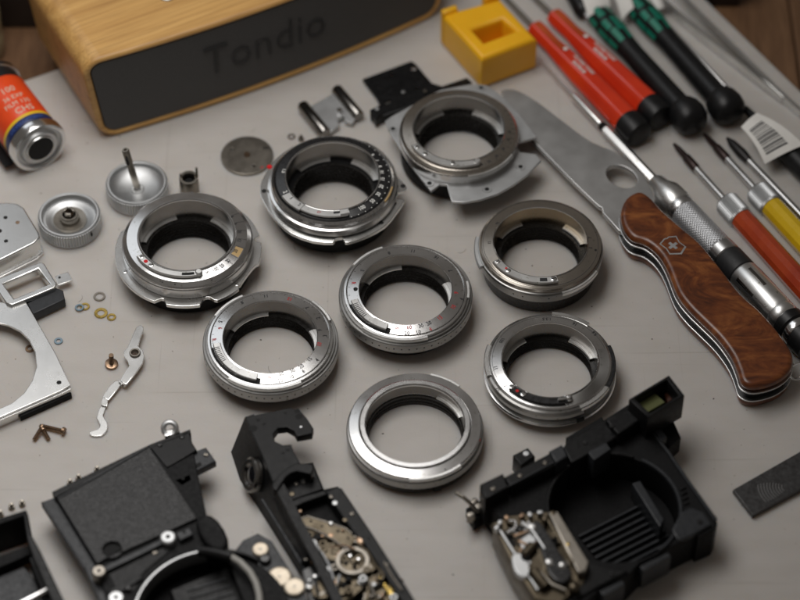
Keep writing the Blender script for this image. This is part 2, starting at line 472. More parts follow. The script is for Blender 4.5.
def ring_thing(cx, cy, H, label):
    c = at(cx, cy, H)
    t = thing('lens_mount_ring', label, 'lens mount', (c.x, c.y, 0), group=GR)
    t_c = Vector((c.x, c.y))

    def pol(px, py, z=H):
        d = at(px, py, z).xy - t_c
        return math.degrees(math.atan2(d.y, d.x)) % 360, d.length
    return t, t_c, pol


def threads(r, z0, z1, pitch=1.7, d=0.6):
    p = []; z = z1; k = 0
    while z > z0:
        p.append((r + (d if k % 2 else 0), z)); z -= pitch / 2; k += 1
    return p


def sleeve(t, Ri, Ro, H, ztop, taper=0.0):
    p = threads(Ri, 0.4, ztop) + [(Ri - taper, 0.4), (Ri - taper + 0.4, 0), (Ro - 0.5, 0), (Ro, 0.5), (Ro, ztop - 1), (Ro - 1, ztop)]
    part('inner_sleeve', lathe(p, 80), 'blackthread', t)


def lugs(t, Ri, z, spans, m='satin', w=1.5, h=.7, top=None, wall='innerwall'):
    top = z + 3.0 if top is None else top
    part('bore_wall', lathe([(Ri - .05, top), (Ri - .05, z - 1.2), (Ri + .3, z - 1.2), (Ri + .3, top)], 128), wall, t)
    for a0, a1 in spans: part('bayonet_lug', arc(Ri - w, Ri + 0.2, z - h, z, a0, a1, 0.2), m, t)


SL, SLA = 0.17, math.degrees(math.atan(0.17))          # the scale faces are shallow cones


def numerals(t, tc, pol, H, items, crop, size, name, m, dz=0.03, sx=0.85, sl=0.0, r0=19.3):
    gs = []
    for u, v, s, *k in items:
        a, r = pol(crop[0] + u / crop[2], crop[1] + v / crop[2])
        gs.append(xf(text(s, k[0] if k else size, 0.04, sx, .022), T(r * math.cos(math.radians(a)), r * math.sin(math.radians(a)), H + dz - sl * (r - r0)) @ RZ(a + 90) @ RX(SLA if sl else 0)))
    part(name, join(*gs), m, t, 0, kind='stuff')


def dots(r, z, angles, rad, h=0.05):
    return join(*[xf(lathe([(0, h), (rad, h), (rad, 0)], 8, loop=False), T(r * math.cos(math.radians(a)), r * math.sin(math.radians(a)), z)) for a in angles])


def sidedots(r, z, angles, rad):
    """small drilled dimples round a barrel's side"""
    return join(*[xf(lathe([(0, 0.06), (rad, 0.06), (rad, -0.2)], 8, loop=False), RZ(a) @ T(r, 0, z) @ RY(90)) for a in angles])


def ticks(r0, r1, z, angles, w=0.14, tilt=0.0):
    return join(*[xf(box(r1 - r0, w, 0.04), RZ(a) @ T((r0 + r1) / 2, 0, z) @ RY(tilt)) for a in angles])


def flange_poly(R, notches=(), step=2.0):
    P = []
    k = 0.0
    while k < 360:
        r = R
        for a, hw, d in notches:
            x = abs((k - a + 180) % 360 - 180)
            if x < hw: r = R - d * math.sqrt(max(0, 1 - (x / hw) ** 2)) if d > 0 else R - d
        P.append(Vector((r * math.cos(math.radians(k)), r * math.sin(math.radians(k))))); k += step
    return P


# ---- rings F and G: rangefinder mounts with a black scale and a focusing slide
def scale_ring(cx, cy, H, label, crop, items_b, items_r, lever, lugspans, tab):
    t, tc, pol = ring_thing(cx, cy, H, label)
    part('scale_face', lathe([(19.0, H - 4.5), (19.0, H - .35), (19.3, H), (23.9, H - .78), (24.15, H - 1.05), (24.15, H - 4.5)], 128), 'turned', t)
    part('outer_band', lathe([(24.3, H - 4.4), (24.3, H - 1.1), (24.5, H - .9), (25.3, H - 1.05), (25.5, H - 1.3), (25.5, H - 4.4)], 128), 'turned', t)
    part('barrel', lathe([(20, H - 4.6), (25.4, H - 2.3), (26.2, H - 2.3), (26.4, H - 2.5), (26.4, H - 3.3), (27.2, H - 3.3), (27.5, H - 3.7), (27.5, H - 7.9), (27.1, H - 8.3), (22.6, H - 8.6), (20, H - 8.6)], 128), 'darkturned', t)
    part('grip_band', lathe([(23, H - 8.4), (26.5, H - 8.4), (26.5, H - 9.6), (26.0, H - 10.2), (22.8, H - 10.8), (22.8, H - 8.5)], 96), 'blackpaint', t)
    sleeve(t, 17.4, 22.4, H, H - 8.3)
    lugs(t, 19.0, H - 7.2, ((95, 150), (215, 270), (335, 30)), top=H - .5)
    for a0, a1 in lugspans: part('bayonet_claw', arc(24.7, 26.5, H - 2.6, H - 1.15, a0, a1, 0.25), 'satin', t)
    numerals(t, tc, pol, H, items_b, crop, 2.5, 'engraved_numerals', 'ink', sl=SL)
    numerals(t, tc, pol, H, items_r, crop, 2.5, 'red_numerals', 'redink', sl=SL)
    a0, a1, a2 = lever
    lv = part('focusing_slide', arc(20.2, 23.3, H - .7, H + 0.45, a0, a1, 0.3), 'satin', t)
    part('ridge', join(*[xf(box(2.0, 0.18, 0.25), RZ(a0 + 6 + k * 2.4) @ T(22.1, 0, H + .5)) for k in range(9)]), 'ink', lv, 0)
    part('slide_stop', arc(20.0, 23.6, H - .7, H + .85, a1 + .8, a2 - 4, 0.3), 'satin', t)
    part('slot', arc(23.35, 24.3, H - .9, H - .62, a0 + 3, a2, 0.02), 'hole', t, 0)
    part('slot_end', arc(21.6, 24.2, H - .9, H - .3, a2 - 4, a2, 0.02), 'hole', t, 0)
    part('dimples', sidedots(27.5, H - 5.8, [195 + 6.5 * k for k in range(22)], 0.33), 'ink', t, 0, kind='stuff')
    a, r = pol(*tab)
    part('index_hole', dots(r, H - SL * (r - 19.3) - .02, [a], 0.95, 0.2), 'hole', t, 0)
    part('index_mark', dots(24.9, H - 1.0, [a1 + 22], 0.25, .12), 'reddot', t, 0)
    part('tick_marks', ticks(22.9, 23.7, H - .65, [a for a in range(0, 190, 11)], tilt=SLA), 'ink', t, 0, kind='stuff')
    return t


CF = (195, 285, 4.8)
scale_ring(270.2, 336.5, 15.3, 'silver mount ring with engraved distance scale, just above the black mechanism strip', CF,
           [(415, 427, '60'), (468, 411, '30'), (510, 390, '20'), (550, 356, '15'), (410, 455, '20'), (463, 438, '10'), (520, 410, '6'),
            (587, 356, '4'), (340, 48, '11'), (225, 80, '8'), (540, 105, '7'), (120, 172, '5'), (600, 215, '9'), (625, 240, '3'), (592, 155, '2')],
           [(357, 441, '∞'), (455, 64, '12'), (597, 284, '10'), (120, 205, '6'), (90, 258, 'R')],
           (190, 236, 262), ((118, 152), (22, 50), (232, 300)), (195 + 112 / 4.8, 285 + 284 / 4.8))
CG = (335, 240, 5.0)
scale_ring(405.6, 289.0, 16.0, 'silver mount ring with red and black distance numerals, at the centre of the eight rings', CG,
           [(430, 428, '30'), (360, 462, '20'), (417, 457, '10'), (470, 415, '20'), (270, 62, '8'), (390, 52, '11'), (508, 84, '16'),
            (578, 150, '7'), (635, 290, '4'), (135, 150, '5')],
           [(312, 438, '∞'), (371, 436, '60'), (478, 440, '6'), (525, 388, '15'), (592, 332, '10'), (607, 262, '9'), (92, 212, 'R')],
           (196, 231, 254), ((112, 146), (352, 372), (228, 290)), (335 + 103 / 5, 240 + 244 / 5))

# ---- ring H: plain wide polished ring in front
H = 11.5
t, tc, pol = ring_thing(415, 423.6, H, 'plain polished wide steel ring without a scale, nearest the camera at the front')
part('face', lathe([(22.15, H - 5), (22.15, H - .5), (22.4, H - .2), (26.0, H - .75), (26.35, H - 1.1), (26.35, H - 3.2), (25.6, H - 5)], 128), 'turned', t)
part('inner_lip', lathe([(19.4, H - 6), (19.4, H - .1), (19.9, H + .45), (21.6, H + .45), (22.0, H + .1), (22.0, H - 6)], 128), 'polished', t)
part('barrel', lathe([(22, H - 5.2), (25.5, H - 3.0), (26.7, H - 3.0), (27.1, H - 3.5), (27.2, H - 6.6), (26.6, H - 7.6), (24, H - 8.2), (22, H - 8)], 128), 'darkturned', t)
part('black_base', lathe([(18.6, 0), (24.4, 0), (26.2, 1.0), (26.6, H - 8.1), (22, H - 7.9), (19.3, H - 5.8), (18.9, H - 6.2)] + list(reversed(threads(18.5, 0.6, H - 6.4)))[:-1], 96), 'blackthread', t)
lugs(t, 19.4, H - 4.2, ((20, 62),), w=1.0, top=H - .8)
for a0, a1 in ((48, 76), (265, 312)): part('bayonet_claw', arc(25.4, 27.1, H - 2.1, H - .75, a0, a1, .3), 'satin', t)
part('index_hole', dots(24.9, H - .6, [298], .35, .08), 'hole', t, 0)
part('drive_notch', arc(26.3, 27.35, 1.6, 4.2, 286, 292, .05), 'hole', t)
part('red_mark', dots(26.0, H - 1.9, [345], .7, .3), 'reddot', t, 0)
part('red_line', lathe([(22.05, H - .2), (22.13, H - .2), (22.13, H - .05), (22.05, H - .05)], 60, 40, 150), 'redink', t, 0)


# ---- lever ring parts shared by A, B, C, D and E
def lock_lever(t, H, r0, r1, a0, a1, screws_at, m='satin', end=True, lift=0.9):
    lv = part('lock_lever', arc(r0, r1, H - .3, H + lift, a0, a1, .25), m, t)
    if end: part('lever_tip', xf(lathe([(0, 1.9), (1.1, 1.9), (1.5, 1.5), (1.5, 0), (0, 0)], 20, loop=False), T((r0 + r1) / 2 * math.cos(math.radians(a1)), (r0 + r1) / 2 * math.sin(math.radians(a1)), H - .2)), m, t)
    for a in screws_at:
        screw_parts(t, (r0 + r1) / 2 * math.cos(math.radians(a)), (r0 + r1) / 2 * math.sin(math.radians(a)), H + lift - .05, 1.15, .35, 'chrome', a * 7 % 180)
    return lv


# ring A, left
H = 21.0
t, tc, pol = ring_thing(186.8, 234.8, H, 'leftmost silver mount ring with red dot between two screws and a notched flange')
part('scale_face', lathe([(20.6, H - 6), (20.6, H - .4), (25.0, H - 1.15), (26.6, H - 2.6), (26.9, H - 3.2), (26.7, H - 6)], 128), 'turned', t)
part('inner_lip', lathe([(19.5, H - 6.5), (19.5, H + .1), (19.9, H + .5), (20.3, H + .5), (20.55, H + .1), (20.55, H - 6.5)], 128), 'polished', t)
part('barrel', lathe([(21, H - 6.2), (26.2, H - 4.0), (27.0, H - 4.0), (27.2, H - 4.3), (27.2, H - 6.6), (26.8, H - 6.9), (26.8, H - 9.4), (21, H - 9.5)], 128), 'turned', t)
nt_ = [(pol(110 + 262 / 4.8, 185 + 540 / 4.8, 10)[0], 3.6, 2.6), (pol(110 + 462 / 4.8, 185 + 548 / 4.8, 10)[0], 5.5, 3.4), (pol(110 + 610 / 4.8, 185 + 480 / 4.8, 10)[0], 2.0, 1.8), (332, 14, 2.0), (12, 3.2, 2.6), (150, 9, 1.2)]
part('flange', prism(flange_poly(30.6, nt_), 9.6, 11.4, [circ(0, 0, 24, 60)], .2), 'chrome', t)
part('black_body', lathe([(17.2, 0), (24, 0), (25.8, 1.5), (27.3, 9.4), (20, 9.4), (18, 9.4)], 96), 'blackmatt', t)
sleeve(t, 17.1, 20.5, H, H - 10.2)
lugs(t, 19.5, H - 9.0, ((108, 168), (5, 62), (230, 285)), top=H - .3)
lock_lever(t, H, 20.9, 23.6, 212, 286, (216, 232), 'satin')
part('red_dot', dots(22.2, H + .9, [224], .9, .12), 'reddot', t)
part('lever_slot', arc(21.6, 23.0, H + .9, H + .96, 268, 281, .01), 'hole', t, 0)
CA = (110, 185, 4.8)
numerals(t, tc, pol, H - .4, [(467, 414, '∞', 2.4), (505, 400, '100'), (537, 383, '50'), (566, 360, '30'), (620, 262, '15'), (622, 220, '10'), (600, 183, '8'), (585, 148, '6')], CA, 2.6, 'engraved_numerals', 'ink', sx=.7, sl=SL, r0=20.6)
part('gold_window', lathe([(21.4, H - .6), (21.4, H - .5), (24.6, H - 1.04), (24.6, H - 1.2)], 6, 332, 344), 'gold', t, 0)
numerals(t, tc, pol, H - .36, [(603, 312, '20')], CA, 2.3, 'window_numeral', 'ink', sl=SL, r0=20.6)
part('dividing_lines', ticks(21.2, 24.9, H - .80, [289.5, 312, 322, 331, 345, 356, 8, 20, 32], .16, SLA), 'ink', t, 0, kind='stuff')
for a in (205, 318, 40): screw_parts(t, 28.2 * math.cos(math.radians(a)), 28.2 * math.sin(math.radians(a)), 11.3, 1.0, .3, 'chrome', a)
part('index_dots', dots(25.8, H - 1.95, [296, 250, 262], .3, .25), 'ink', t, 0, kind='stuff')

# ring B, right of centre
H = 17.5
t, tc, pol = ring_thing(540.7, 241.7, H, 'bronze-tinted mount ring with a lever screw, below the knife blade')
part('scale_face', lathe([(19.9, H - 6), (19.9, H - .2), (24.4, H - .97), (25.2, H - 1.5), (25.6, H - 2.4), (25.4, H - 6)], 128), 'turned_warm', t)
part('inner_lip', lathe([(19.3, H - 6.5), (19.3, H), (19.55, H + .3), (19.8, H), (19.8, H - 6.5)], 128), 'polished', t)
part('barrel', lathe([(21, H - 6), (25.2, H - 3), (26.0, H - 3.4), (26.2, H - 4.5), (25.8, H - 8.5), (24.2, H - 10.5), (21, H - 10.5)], 128), 'darkturned', t)
part('side_tab', arc(25.0, 27.6, H - 5.8, H - 4.0, 166, 202, .3), 'alu', t)
part('front_claw', arc(25.4, 26.9, H - 5.0, H - 3.2, 288, 330, .3), 'satin', t)
sleeve(t, 16.4, 23.6, H, H - 9.2)
lugs(t, 19.3, H - 8.0, ((112, 150), (18, 56), (335, 352)), 'satin', top=H - .3, wall='innerwarm')
lock_lever(t, H, 20.1, 23.4, 210, 286, (213, 230), 'satin', end=False)
screw_parts(t, 21.7 * math.cos(math.radians(282)), 21.7 * math.sin(math.radians(282)), H + .8, 1.4, .5, 'polished', 20)
part('lever_slot', arc(20.8, 22.6, H + .9, H + .97, 267, 275, .01), 'ink', t, 0)
part('red_dot', dots(21.4, H + .9, [226.5], .55, .15), 'reddot', t)
part('engraved_line', lathe([(23.9, H - .9), (24.05, H - .9), (24.05, H - .84), (23.9, H - .82)], 80), 'ink', t, 0)
CB = (470, 195, 5.457)
numerals(t, tc, pol, H - .2, [(105, 255, '11'), (655, 230, '7'), (660, 285, '5'), (150, 150, '16')], CB, 2.0, 'engraved_numerals', 'ink', sl=SL, r0=19.9)
part('index_hole', dots(23.0, H - .78, [350], .55, .12), 'hole', t, 0)
part('dimples', sidedots(26.0, H - 6.2, [243, 252, 276], .35), 'hole', t, 0, kind='stuff')

# ring C, black scale, tall body on an eared flange
H = 22.0
t, tc, pol = ring_thing(332.6, 176.0, H, 'black-faced mount ring with white numerals on a six-sided eared flange')
part('scale_face', lathe([(20.3, H - 6), (20.3, H - .4), (24.0, H - 1.03), (24.6, H - 1.5), (24.6, H - 6)], 128), 'blackpaint', t)
part('inner_lip', lathe([(19.5, H - 7), (19.5, H + .1), (19.8, H + .5), (20.1, H + .5), (20.3, H + .1), (20.3, H - 7)], 128), 'polished', t)
part('chrome_band', lathe([(24.65, H - 6), (24.65, H - 1.7), (24.9, H - 1.4), (25.9, H - 2.3), (26.3, H - 3.4), (26.2, H - 6)], 128), 'polished', t)
part('barrel', lathe([(21, H - 7), (26.1, H - 4.4), (27.2, H - 4.8), (27.6, H - 6), (27.8, H - 7.4), (25.5, H - 8.0), (21, H - 8.0)], 128), 'turned', t)
fz = 13.5
fp = [p - tc for p in PX([(272, 163), (262, 180), (260, 189), (261, 197), (269, 211), (279, 223), (291, 233), (313, 241), (333, 242.5), (335, 239), (342, 237.5), (345, 242), (351, 241.5), (367, 236), (385, 226), (396, 213), (404, 200.5), (397, 199), (393, 196.5), (396, 193), (404, 190.5), (406.5, 187), (404, 183), (397, 176), (394, 166), (383, 152), (367, 142), (345, 137.5), (322, 138), (300, 143), (284, 152)], fz)]
part('flange', prism(smooth(fp, 2), fz - 1.8, fz, [circ(0, 0, 23, 60)], .25), 'chrome', t)
part('black_body', lathe([(17, 0), (23, 0), (25.5, 2), (26.5, fz - 2), (20, fz - 2), (17.5, fz - 2)], 96), 'blackmatt', t)
sleeve(t, 16.6, 20.6, H, H - 10.6)
lugs(t, 19.5, H - 9.4, ((95, 140), (20, 66), (200, 240)), top=H - .3)
lock_lever(t, H, 20.4, 23.6, 212, 287, (), 'satin', end=False, lift=.5)
part('lever_block', arc(20.4, 24.4, H - .2, H + .8, 210, 236, .25), 'satin', t)
part('lever_hook', arc(20.6, 23.4, H + .2, H + 1.2, 279, 289, .3), 'satin', t)
part('lever_slot', arc(20.8, 22.0, H + .5, H + .56, 272, 280, .01), 'ink', t, 0)
CC = (255, 130, 5.0)
numerals(t, tc, pol, H - .4, [(535, 384, '100'), (588, 350, '50'), (617, 316, '30'), (632, 278, '20'), (638, 241, '15'), (634, 207, '10'), (625, 178, '8'), (610, 148, '7'), (588, 120, '6'), (145, 200, '1.5'), (150, 305, '2')], CC, 2.6, 'white_numerals', 'whiteink', sx=.8, sl=SL, r0=20.3)
part('white_index_dots', dots(23.9, H - 1.02, [290 + 8 * k for k in range(16)], .22, .05), 'whiteink', t, 0, kind='stuff')
part('red_lettering', xf(text('EP', 1.6, .04), T(21.9 * math.cos(math.radians(256)), 21.9 * math.sin(math.radians(256)), H + .53) @ RZ(-14)), 'redink', t, 0)
numerals(t, tc, pol, H + .8, [(182, 348, '5'), (222, 380, '2')], CC, 2.2, 'block_numerals', 'ink')
part('gold_window', arc(24.9, 26.0, H - 2.6, H - 1.7, 330, 350, .2), 'gold', t)
d = at(269.5, 167, fz).xy - tc
part('red_dot', xf(lathe([(0, .6), (.9, .55), (1.2, .2), (1.2, 0)], 16, loop=False), T(d.x, d.y, fz)), 'reddot', t)
for px, py in ((264, 191), (394, 203.5), (381, 222.5), (403, 186)):
    d = at(px, py, fz).xy - tc
    part('flange_hole', xf(lathe([(0, .06), (1.1, .06), (1.1, -.3)], 16, loop=False), T(d.x, d.y, fz)), 'hole', t, 0)
part('scale_ticks', ticks(25.1, 25.8, H - 1.85, [238 + 5 * k for k in range(22)], .14, 42), 'ink', t, 0, kind='stuff')

# ring D, on a flat squarish plate
H = 20.0
t, tc, pol = ring_thing(459.0, 128.0, H, 'grey mount ring on a flat cut-out plate, tucked beside the knife tip')
part('scale_face', lathe([(20.2, H - 6), (20.2, H - .4), (24.4, H - 1.12), (25.3, H - 2.0), (25.6, H - 6)], 128), 'turned_warm', t)
part('inner_lip', lathe([(19.4, H - 7), (19.4, H + .1), (19.7, H + .45), (20.0, H + .45), (20.2, H + .1), (20.2, H - 7)], 128), 'polished', t)
part('barrel', lathe([(21, H - 6.0), (25.2, H - 3.0), (25.7, H - 3.0), (25.9, H - 3.4), (25.9, H - 5.6), (25.4, H - 5.9), (25.4, H - 8.2), (21, H - 8.2)], 128), 'turned', t)
pz = 12.0
dp = [p - tc for p in PX([(385, 121), (388, 129), (409, 163), (431, 191), (436, 187.5), (440, 184), (447, 184.5), (449, 193), (452, 201.5), (464, 202), (480, 199.5), (498, 193.5), (513, 185), (527, 175), (541, 160.5), (536, 154), (520, 152), (517, 147), (519, 142), (537, 137), (525, 121), (508, 101), (493, 89), (486, 85), (471, 84), (440, 90), (405, 109), (392, 116)], pz)]
part('plate', prism(dp, pz - 1.3, pz, [circ(0, 0, 22.5, 60)], .2), 'alu', t, 30)
for px, py in ((429.5, 183.5), (520.5, 167), (487, 189.5), (393, 129), (481, 88)):
    d = at(px, py, pz).xy - tc
    h = part('boss', xf(lathe([(0, .25), (1.9, .25), (2.1, 0)], 20, loop=False), T(d.x, d.y, pz)), 'alu', t)
    part('hole', xf(lathe([(0, .3), (1.0, .3), (1.0, 0)], 16, loop=False), T(d.x, d.y, pz)), 'hole', h, 0)
part('black_body', lathe([(17, 0), (23, 0), (25, 2), (25.5, pz - 2.2), (20, pz - 2.2), (17.5, pz - 2.2)], 96), 'blackmatt', t)
sleeve(t, 16.8, 20.6, H, H - 9.8)
lugs(t, 19.4, H - 8.6, ((110, 165), (15, 70), (225, 275)), top=H - .3)
lock_lever(t, H, 20.5, 23.4, 208, 290, (214, 228, 262), 'satin')
part('front_claw', arc(25.4, 26.7, H - 4.4, H - 2.6, 278, 330, .3), 'satin', t)
part('engraved_ticks', ticks(22.6, 24.2, H - .93, [298 + 7 * k for k in range(14)], .16, SLA), 'ink', t, 0, kind='stuff')
CD = (385, 80, 4.61)
numerals(t, tc, pol, H - .4, [(440, 385, '100'), (480, 370, '50'), (515, 345, '30'), (545, 312, '20'), (568, 270, '15'), (575, 235, '10')], CD, 1.9, 'engraved_numerals', 'ink', sl=SL, r0=20.2)

# ring E, right front
H = 14.0
t, tc, pol = ring_thing(550.2, 359.7, H, 'silver mount ring with dark right side and lever knob, beside the viewfinder body')
part('scale_face', lathe([(19.7, H - 6), (19.7, H - .2), (24.0, H - .93), (24.6, H - 1.4), (24.8, H - 6)], 128), 'turned', t)
part('inner_lip', lathe([(19.1, H - 6), (19.1, H + .05), (19.35, H + .3), (19.6, H + .05), (19.6, H - 6)], 128), 'polished', t)
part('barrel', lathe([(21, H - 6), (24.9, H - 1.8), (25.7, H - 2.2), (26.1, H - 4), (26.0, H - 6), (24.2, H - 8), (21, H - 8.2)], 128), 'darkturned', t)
part('base_flange', lathe([(20, H - 8.2), (24, H - 7.6), (26.6, H - 8.0), (26.9, H - 8.8), (26.6, H - 9.8), (20, H - 10)], 128), 'polished', t)
part('dim_reflection_sector', lathe([(20.0, H - .5), (20.0, H - .2), (23.9, H - .86), (23.9, H - 1.2)], 30, 287, 376), 'darkturned', t, 30)  # darker steel strip, paints the dim reflection on this side of the face
part('grip_band', arc(24.9, 26.5, H - 5.6, H - 1.6, 300, 380, .3), 'blackpaint', t)
for a0, a1 in ((50, 86), (160, 196), (296, 330)): part('bayonet_claw', arc(24.6, 26.6, H - 3.0, H - 1.2, a0, a1, .3), 'chrome', t)
sleeve(t, 17.2, 22.4, H, H - 8.2)
lugs(t, 19.1, H - 7.0, ((20, 62), (120, 165)), top=H - .3)
lv = part('lock_lever', arc(20.0, 23.0, H - .2, H + .5, 222, 284, .2), 'blackpaint', t)
part('lever_knob', xf(lathe([(0, 2.2), (.9, 2.1), (1.4, 1.5), (1.5, .6), (1.1, 0)], 20, loop=False), T(21.4 * math.cos(math.radians(288)), 21.4 * math.sin(math.radians(288)), H)), 'polished', t)
part('lever_rod', tube([(21.4 * math.cos(math.radians(a)), 21.4 * math.sin(math.radians(a)), H + .9) for a in (276, 280, 284, 288)], .8), 'polished', t)
for a in (222, 238): screw_parts(t, 21.4 * math.cos(math.radians(a)), 21.4 * math.sin(math.radians(a)), H + .45, 1.2, .5, 'polished', a)
part('red_dot', dots(21.4, H + .5, [230], .7, .12), 'reddot', t)
CE = (475, 305, 4.8)
numerals(t, tc, pol, H - .2, [(98, 297, '11'), (128, 165, '100'), (147, 382, '2'), (105, 392, '7'), (480, 86, '16'), (575, 130, '5.6'), (345, 62, '1:3.5')], CE, 2.3, 'engraved_numerals', 'ink', sl=SL, r0=19.7)
part('engraved_line', lathe([(23.2, H - .85), (23.35, H - .87), (23.35, H - .8), (23.2, H - .77)], 80), 'ink', t, 0)
part('drive_notch', arc(26.0, 27.0, H - 9.2, H - 7.8, 292, 299, .05), 'hole', t)
SMOOTH[0] = 35

# ================================================================== bamboo speaker
pl, pr = at(101, 141).xy, at(441, 14).xy
W = (pr - pl).length; hd = math.degrees(math.atan2(pr.y - pl.y, pr.x - pl.x))
spk = thing('bamboo_speaker', 'bamboo speaker box with a dark cloth front reading Tondio', 'speaker', None, T(pl.x, pl.y, 0) @ RZ(hd))
SH, SD, LEAN = 49.0, 66.0, 5.0


def sp_outline(inset, r):
    o = rrect(inset, inset, W - inset, SH - inset, r, 8); out = []
    for i, p in enumerate(o):
        q = o[(i + 1) % len(o)]; n = max(1, int((q - p).length / 5))
        for k in range(n): out.append(p.lerp(q, k / n))
    res = []
    for p in out:
        k = (p.x / W - .5) * 2
        res.append(Vector((p.x + k * LEAN * (p.y / SH), p.y)))
    return res


def bulge(g, amt=4.8):
    V = []
    for p in g[0]:
        k = (p[0] / W - .5) * 2; fr = 1 - p[1] / SD
        V.append(Vector((p[0], p[1] - amt * (1 - k * k) * max(0, fr), p[2])))
    return V, g[1]


up = Matrix(((1, 0, 0, 0), (0, 0, 1, 0), (0, 1, 0, 0), (0, 0, 0, 1)))       # outline (x, z) drawn flat, depth becomes y
part('body', bulge(xf(prism(sp_outline(0.3, 9), 0, SD, [sp_outline(3.4, 5.5)], 1.6, 3), up)), 'bamboo', spk)
part('back_panel', xf(prism(sp_outline(3.6, 5.3), 20, 24), up), 'blackmatt', spk)
def cloth_panel(e, r, y0, y1, nx=72, nz=8):
    """gridded front panel so that the gentle bow of the front shades evenly"""
    V, F = [], []
    for y in (y0, y1):
        for i in range(nx + 1):
            x = e + (W - 2 * e) * (0.5 - 0.5 * math.cos(math.pi * i / nx)); d = min(x - e, W - e - x)
            c_ = r - math.sqrt(max(0, r * r - (r - d) ** 2)) if d < r else 0.0
            for j in range(nz + 1):
                z = e + c_ + (SH - 2 * e - 2 * c_) * j / nz; k = (x / W - .5) * 2
                V.append(Vector((x + k * LEAN * (z / SH), y, z)))
    m, o = nz + 1, (nx + 1) * (nz + 1)
    for i in range(nx):
        for j in range(nz):
            a = i * m + j; F.append((a, a + m, a + m + 1, a + 1)); F.append((o + a, o + a + 1, o + a + m + 1, o + a + m))
        for j in (0, nz): a = i * m + j; F.append((a, o + a, o + a + m, a + m))
    for i in (0, nx):
        for j in range(nz): a = i * m + j; F.append((a, a + 1, o + a + 1, o + a))
    return V, F


grl = part('grille_cloth', bulge(cloth_panel(3.7, 5.2, .6, 5.5)), 'fabric', spk)
tg = xf(text('Tondio', 24, .12, .86, -.012), T(0, 0, 0))
tb = up @ Matrix.Identity(4)
xa = (at(273, 60, 22).xy - pl).dot(unit(pr - pl))
tg = xf(tg, Matrix(((1, 0, 0, xa), (0, 0, 1, -.1), (0, 1, 0, 26.5), (0, 0, 0, 1))))
part('lettering', bulge(tg), 'fabricink', grl, 0)
lp = TM[spk.name].inverted() @ at(167, -5, SH)
part('button', xf(lathe([(0, 1.0), (3.0, 1.0), (3.6, .6), (3.8, 0)], 28, loop=False), T(lp.x, lp.y, SH - .25)), 'alu', spk)

# ================================================================== yellow magnetiser block
c = at(488, 60)
mg = thing('magnetizer_block', 'yellow plastic magnetizer block with a square hole, right of the speaker', 'magnetizer', c)
ZM = 19.0
wpart('body', prism(PX([(441.5, 14), (482, 59), (537, 38.5), (500, -2)], ZM), 0, ZM, [PX([(472, 28.5), (484, 41.5), (515.5, 30), (502.5, 18.5)], ZM)], 2.2, 4), 'yellow', mg)
wpart('hole_floor', prism(PX([(471, 28.5), (484, 42.5), (516.5, 30), (502.5, 17.5)], ZM), .3, 3), 'yellow', mg)
for q in ([(441, 9.5), (443, 14), (458, 9), (456, 4)], [(482, -6), (485, 0), (500, -5), (497, -10)]):
    wpart('ridge', prism(PX(q, ZM + 1.5), 1, ZM + 1.8, (), 1.0, 2), 'yellow', mg)

# ================================================================== folding knife
base = at(700, 300)
kn = thing('folding_knife', 'open folding knife with walnut handle scales and inlaid cross shield', 'knife', base)
hout = smooth(PX([(640, 195.5), (652, 203), (664, 216), (681, 231), (701, 248), (722, 274), (741, 298), (759, 314), (776, 333), (788, 350), (793, 362), (790, 375), (776, 386), (754, 391.5), (741, 387), (736.5, 375), (730, 360), (717, 342), (700, 325), (687, 312), (676, 297), (666, 272), (657, 257.5), (645, 247.5), (631, 242.5), (622.5, 232), (619.5, 220), (621.5, 209), (628, 200)], 11), 4)


def grow(poly, d):
    n = len(poly); o = []
    area2 = sum(poly[i].x * poly[(i + 1) % n].y - poly[(i + 1) % n].x * poly[i].y for i in range(n))
    s = 1 if area2 > 0 else -1
    for i in range(n):
        tv = poly[(i + 1) % n] - poly[i - 1]; tv.normalize(); o.append(poly[i] + Vector((tv.y, -tv.x)) * d * s)
    return o


wpart('handle_scale', prism(grow(hout, -.4), 0, 4.2, (), 1.6, 3), 'burl', kn)
wpart('liner', prism(grow(hout, .15), 4.22, 4.9, (), .15), 'steel', kn)
wpart('spring', prism(grow(hout, -1.6), 4.92, 9.18, (), .2), 'blackmatt', kn)
wpart('liner', prism(grow(hout, .15), 9.2, 9.9, (), .15), 'steel', kn)
sc = wpart('handle_scale', prism(grow(hout, -.3), 9.92, 14.6, (), 2.2, 4), 'burl', kn)
bl = smooth(PX([(501.5, 91), (508, 89.5), (517, 91), (529, 97), (541, 105), (554, 115), (567, 125), (579, 134), (591, 142), (602, 147), (613, 151.5), (622, 157), (631, 163.5), (641, 173), (650, 187), (655, 200)], 8), 3, closed=False) + \
    PX([(650, 225), (640, 236), (619, 231), (612, 223), (603, 213), (602, 208), (599, 206.5)], 8) + \
    smooth(PX([(595, 203), (573, 182), (547, 155.5), (523, 130.5), (511, 114), (504, 102)], 8), 3, closed=False)
hc = [(621.7 + 16.5 * math.cos(a) * math.cos(.42) - 10.4 * math.sin(a) * math.sin(.42), 177 + 16.5 * math.cos(a) * math.sin(.42) + 10.4 * math.sin(a) * math.cos(.42)) for a in [k * math.pi / 16 for k in range(32)]]
wpart('blade', prism(bl, 5.9, 8.3, [PX(hc, 8)], .25), 'blade', kn)
